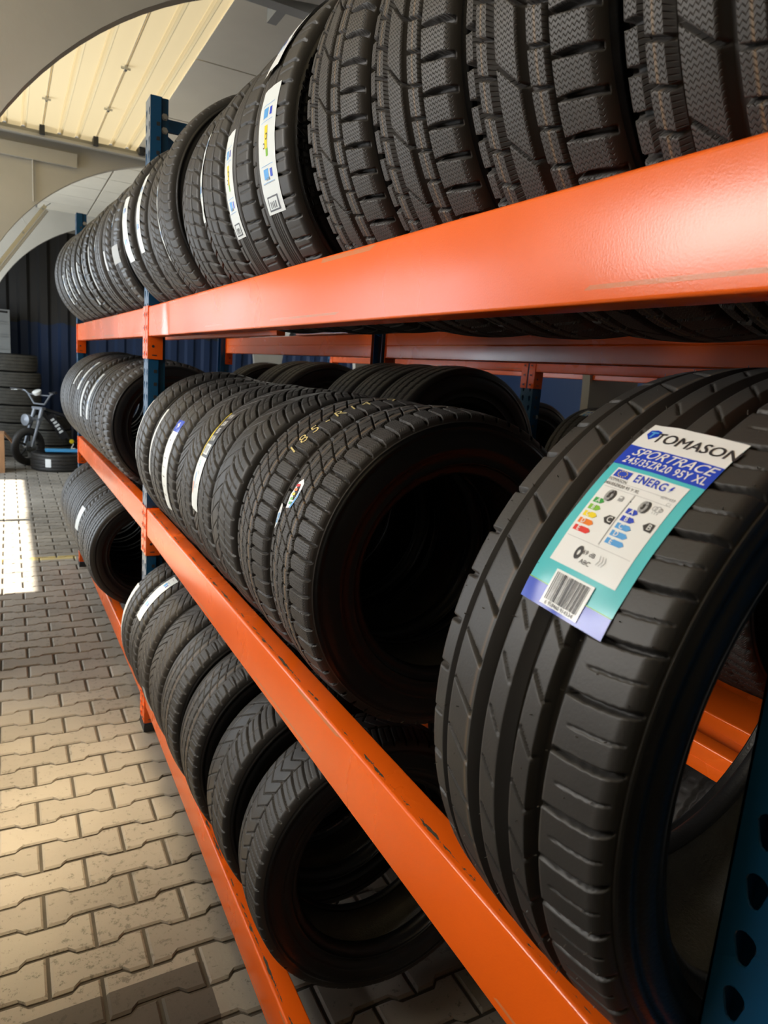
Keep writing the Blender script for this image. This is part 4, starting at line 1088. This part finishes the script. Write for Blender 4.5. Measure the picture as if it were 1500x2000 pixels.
strip('B6', -26, -8, -.055, .026, 12, base='grey', blue=False, dark=False, curl=.02, name='label_scrap', text='grey torn scrap')
for tid, a, b, la, w in (('FM2', -4, 44, 0, .05), ('FM3', -6, 30, 0, .045), ('FM4', 18, 55, .0, .05), ('FM5', 22, 40, .02, .05), ('FT1', -21, -7, 0, .035), ('FT2', -2, 10, .03, .04),
                         ('FT3', -32, 4, 0, .035), ('FT4', -26, 2, .02, .04), ('FT5', -24, -2, -.01, .045), ('FT6', -30, -4, 0, .05), ('FT7', -34, -2, .01, .06), ('FT8', -38, -6, 0, .06), ('FT0', 8, 16, .03, .04)):
    strip(tid, a, b, la, w, hash(tid) % 97 if False else ord(tid[-1]), blue=(ord(tid[-1]) % 2 == 0), dark=False, text='white paper strip')
strip('FT0', -19, -7, 0, .17, 20, base='steel', blue=False, dark=False, name='tape', text='clear grey tape with a label piece')
strip('FB2', 6, 32, .0, .10, 21, base='lwhite', blue=False, dark=False, text='pale blue-white square label')
strip('X0', 60, 70, 0, .075, 22, text='small white sticker')
# the loose paper cone hanging from a far tyre
def cone():
    l = Label('FT4', -44, -24, .02, .06, lift=.004); W2, L2 = l.w/2, l.L/2
    l.poly([(-W2*.25, L2), (W2*.25, L2), (W2*1.5, -L2), (-W2*1.3, -L2)], 'lwhite', 0); l.done('paper_strip', 'flared loose end of a white strip')
cone()
def side_text(tid, txt, th, rr, size, side=-1):
    """raised letters on the near sidewall, reading along the circumference"""
    t, R, Wd, tr = SPECS[tid]; mb = MB(); ang = math.radians(th)
    for ch in txt:
        if ch != ' ':
            v, f = text_tris(ch, size, 0, .0004); n = len(v)
            def P(x, y, h):
                a = ang-x/rr; r = rr+y
                return (-r*math.cos(a), side*(Wd/2+h), r*math.sin(a))
            vs = [P(x, y, -.0006) for x, y in v]+[P(x, y, .0010) for x, y in v]
            fs = [tuple(i+n for i in q) for q in f]
            ed = {}
            for q in f:
                for i in range(len(q)):
                    e = (q[i], q[(i+1) % len(q)]); ed[e] = 1
            for (i, j) in list(ed):
                if (j, i) not in ed: fs.append((i, j, j+n, i+n))
            mb.add(vs, fs, M['side'])
        ang += (size*.78)/rr
    mb.build('raised_lettering', t)
side_text('e', 'THE BANDTYRE', -30, .296, .030)

# ------------------------------------------------------------------ things standing beyond the rack
g = 'used tyres piled at the far wall'
def flat_tyre(tid, x, y, z, R, Wd, label, group, style='worn', yaw=0.0, res='low'):
    t = tyre(tid, style, (x, y, z), (0, 0), R, Wd, .20, res, label, group)
    t.matrix_world = Matrix.Translation((x, y, z)) @ Matrix.Rotation(yaw, 4, 'Z') @ Matrix.Rotation(-PI/2, 4, 'X')
    return t
wds = ['bottom', 'second from the bottom', 'third from the bottom', 'third from the top', 'second from the top', 'topmost']
z = 0.0
for k, (dx, Wd, R) in enumerate(((0, .25, .325), (.02, .25, .32), (-.01, .26, .33), (.01, .255, .325), (.02, .235, .32), (-.03, .255, .325))):
    flat_tyre(f'S{k}', -.385+dx, 8.95, z+Wd/2, R, Wd, f'worn tyre lying {wds[k]} in the tall stack behind the motorbike', g); z += Wd
z = 0.0
for k, (dx, Wd) in enumerate(((0, .235), (.02, .225), (-.01, .22))):
    flat_tyre(f'Q{k}', .03+dx, 8.39, z+Wd/2, .295, Wd, f'worn tyre lying {["lowest", "in the middle", "uppermost"][k]} in the short stack behind the front wheel', g); z += Wd
z = 0.0
for k in range(4):
    flat_tyre(f'U{k}', .75+.02*k, 9.15, z+.11, .32, .22, f'dark tyre, {["lowest", "second", "third", "topmost"][k]} of the stack hidden behind the motorbike frame', g); z += .22
flat_tyre('G', .09, 7.50, .122, .345, .242, 'tyre lying flat on the pavers with a small white square sticker, before the motorbike', None, 'ribs')
def gsticker():
    t, R, Wd, tr = SPECS['G']; mb = MB()
    th0, th1 = math.radians(-72), math.radians(-60); n = 6
    # angle measured around the flat tyre; found from the world direction facing the aisle
    vs = []; 
    for i in range(n+1):
        for y in (-.055, .055):
            a = th0+(th1-th0)*i/n; r = R+.0015; vs.append((-r*math.cos(a), y, r*math.sin(a)))
    mb.add(vs, [(2*i, 2*i+1, 2*i+3, 2*i+2) for i in range(n)], M['white']); mb.build('square_sticker', t)['label'] = 'white square sticker'
gsticker()
pl = MB(); pl.box(-.20, .30, -.10, .10, 0, .018, M['skyplastic'], .006); pl.box(-.18, .28, -.085, .085, .018, .024, M['skyplastic'], .002)
o = pl.build('plastic_tray', None, True); o.location = (.13, 7.52, .2445); tag(o, 'flat sky-blue plastic tray lying on the floor tyre', 'tray')
bx = empty('cardboard_box', (-.685, 7.33, 0), 'brown cardboard box standing on the pavers beside the worn tyre stack', 'box')
q = MB(); q.box(-.16, .13, -.2, .2, 0, .50, M['card']); q.box(.1302, .131, -.10, -.02, .08, .16, M['lwhite']); q.build('box_body', bx)
for k, (dz, rot) in enumerate(((0, .9), (0, -.7))):
    q = MB(); q.box(0, .14, -.2, .2, -.002, .002, M['card']); f_ = q.build('flap', bx); f_.location = (.13 if k == 0 else -.16, 0, .50); f_.rotation_euler = (0, rot if k == 0 else -1.9, 0)
cg_ = MB()
for x in (-1.35, -1.12, -.90, -.68, -.47): cg_.box(x, x+.025, 9.38, 9.405, 0, 2.15, M['steel'])
for k in range(12): cg_.box(-1.35, -.445, 9.375, 9.40, .06+.188*k, .08+.188*k, M['steel'])
cg_.box(-1.33, -.47, 9.41, 9.66, .02, 2.10, M['steel'])
tag(cg_.build('caged_container'), 'pale container in a grey bar cage behind the worn tyres', 'container')

def bike():
    t = empty('electric_bike', (-.31, 7.93, 0), 'dark grey fat-tyred electric bike with wide handlebar parked by the worn tyres', 'bike')
    t.rotation_euler = (0, 0, math.radians(8))
    def wheel(x, steer=0):
        h = MB(); R, w = .262, .052
        h.lathe([(R-.052+.052*math.cos(a), w*math.sin(a)) for a in [2*PI*k/14 for k in range(14)]], (0, 0, 0), (0, 1, 0), M['rub'], 40, True)
        o = h.build('tyre', t, True, 60); o.location = (x, 0, .262); o.rotation_euler = (0, 0, steer)
        r = MB(); r.lathe([(.165, -.03), (.185, -.03), (.185, .03), (.165, .03)], (0, 0, 0), (0, 1, 0), M['black'], 40, True)
        for k in range(5):
            a = 2*PI*k/5; r.tube([(0.03*math.cos(a), 0, .03*math.sin(a)), (.17*math.cos(a+.15), 0, .17*math.sin(a+.15))], [.018, .012], M['black'], 8)
        ro = r.build('wheel_rim', o, True, 40)
        hb = MB(); hb.lathe([(0, -.055), (.035, -.05), (.045, -.02), (.045, .02), (.035, .05), (0, .055)], (0, 0, 0), (0, 1, 0), M['chrome'], 20); hb.build('hub', o, True)
        d = MB(); d.lathe([(.03, -.062), (.085, -.062), (.085, -.059), (.03, -.059)], (0, 0, 0), (0, 1, 0), M['chrome'], 32, True); d.build('brake_disc', o)
        return o
    ST = math.radians(30); PV = Vector((.2, 0, 0))
    def steer(o):
        r = Matrix.Rotation(ST, 3, 'Z'); loc = Vector(o.location)
        o.location = PV+r @ (loc-PV); o.rotation_euler = (0, 0, ST); return o
    steer(wheel(0)); wheel(1.12)
    up = Vector((.30, 0, .86)).normalized(); ax = Vector((0, 0, .262)); top = ax+up*.56
    for s in (-1, 1):
        q = MB(); q.tube([ax+Vector((0, s*.075, 0)), ax+up*.30+Vector((0, s*.075, 0))], .021, M['bikegrey'], 12); q.tube([ax+up*.30+Vector((0, s*.075, 0)), top+Vector((0, s*.07, 0))], .028, M['bikegrey'], 12); steer(q.build('fork_leg', t, True))
    q = MB(); a = ax+up*.40; b = top
    for p in (a, b):
        v = [p+Vector((dx, dy, dz)) for dx in (-.03, .03) for dy in (-.10, .10) for dz in (-.018, .018)]
        q.add(v, [(0, 1, 3, 2), (4, 6, 7, 5), (0, 4, 5, 1), (2, 3, 7, 6), (0, 2, 6, 4), (1, 5, 7, 3)], M['bikegrey'])
    steer(q.build('fork_crown', t))
    hp = top+up*.04
    q = MB(); q.tube([hp+Vector((-.05, -.36, .20)), hp+Vector((0, -.28, .19)), hp+Vector((.0, -.22, .16)), hp+Vector((0, -.10, .02)), hp+Vector((0, .10, .02)), hp+Vector((0, .22, .16)), hp+Vector((0, .28, .19)), hp+Vector((-.05, .36, .20))], .013, M['bikegrey'], 10)
    q.tube([hp+Vector((0, -.20, .145)), hp+Vector((0, .20, .145))], .009, M['bikegrey'], 8); steer(q.build('handlebar', t, True))
    for s in (-1, 1):
        q = MB(); q.tube([hp+Vector((-.03, s*.31, .196)), hp+Vector((-.10, s*.44, .205))], .018, M['black'], 10); steer(q.build('grip', t, True))
        q = MB(); q.tube([hp+Vector((-.03, s*.30, .20)), hp+Vector((-.10, s*.31, .195)), hp+Vector((-.13, s*.39, .19))], .006, M['chrome'], 8); steer(q.build('brake_lever', t, True))
    q = MB(); q.lathe([(0, -.02), (.045, -.018), (.06, .01), (.06, .03), (.05, .035), (0, .04)], hp+Vector((-.03, 0, .17)), (-.5, 0, 1), M['diffuser'], 20); steer(q.build('display', t, True))
    q = MB(); q.lathe([(0, -.07), (.05, -.06), (.075, -.01), (.08, .03), (.0, .045)], ax+up*.36+Vector((-.13, 0, .03)), (-1, 0, .05), M['bikegrey'], 24); lamp = steer(q.build('headlight', t, True))
    q = MB(); q.lathe([(0, .0), (.06, 0), (.06, .006), (0, .010)], ax+up*.36+Vector((-.155, 0, .03)), (-1, 0, .05), M['diffuser'], 24); q.build('lens', lamp, True)
    q = MB(); q.tube([top+Vector((.02, 0, -.02)), Vector((.52, 0, .40)), Vector((.66, 0, .30))], [.035, .032, .035], M['black'], 12); q.tube([top+Vector((.02, 0, .0)), Vector((.62, 0, .66)), Vector((1.0, 0, .62))], .026, M['black'], 12)
    q.tube([Vector((.64, 0, .66)), Vector((.62, 0, .30)), Vector((1.12, .07, .262))], .02, M['black'], 10); q.tube([Vector((.62, 0, .30)), Vector((1.12, -.07, .262))], .018, M['black'], 10)
    for s in (-1, 1): q.tube([Vector((.95, s*.05, .62)), Vector((1.12, s*.07, .262))], .016, M['black'], 10)
    q.build('frame', t, True)
    q = MB(); q.box(-.20, .20, -.045, .045, -.05, .05, M['black'], .02); bt = q.build('battery', t, True); bt.location = (.42, 0, .54); bt.rotation_euler = (0, math.radians(58), 0)
    q = MB()
    for k in range(5): q.box(-.13+.05*k, -.10+.05*k, -.047, -.0455, -.03+.006*(k % 2), .02+.008*(k % 3), M['white'])
    q.build('white_print', bt)
    q = MB(); q.lathe([(0, -.01), (.03, -.008), (.03, .008), (0, .01)], (.60, -.06, .33), (0, 1, 0), M['yellow'], 14); q.build('pedal_reflector', t)
    q = MB(); q.tube([(.62, -.09, .30), (.56, -.10, .17)], .010, M['chrome'], 8); q.box(.50, .60, -.17, -.10, .155, .18, M['black']); q.build('pedal', t)
    q = MB(); q.tube([(.55, 0, .80), (.62, 0, .82), (.90, 0, .83), (1.10, 0, .85), (1.18, 0, .88)], [.05, .085, .10, .11, .08], M['black'], 14); q.build('saddle', t, True)
bike()
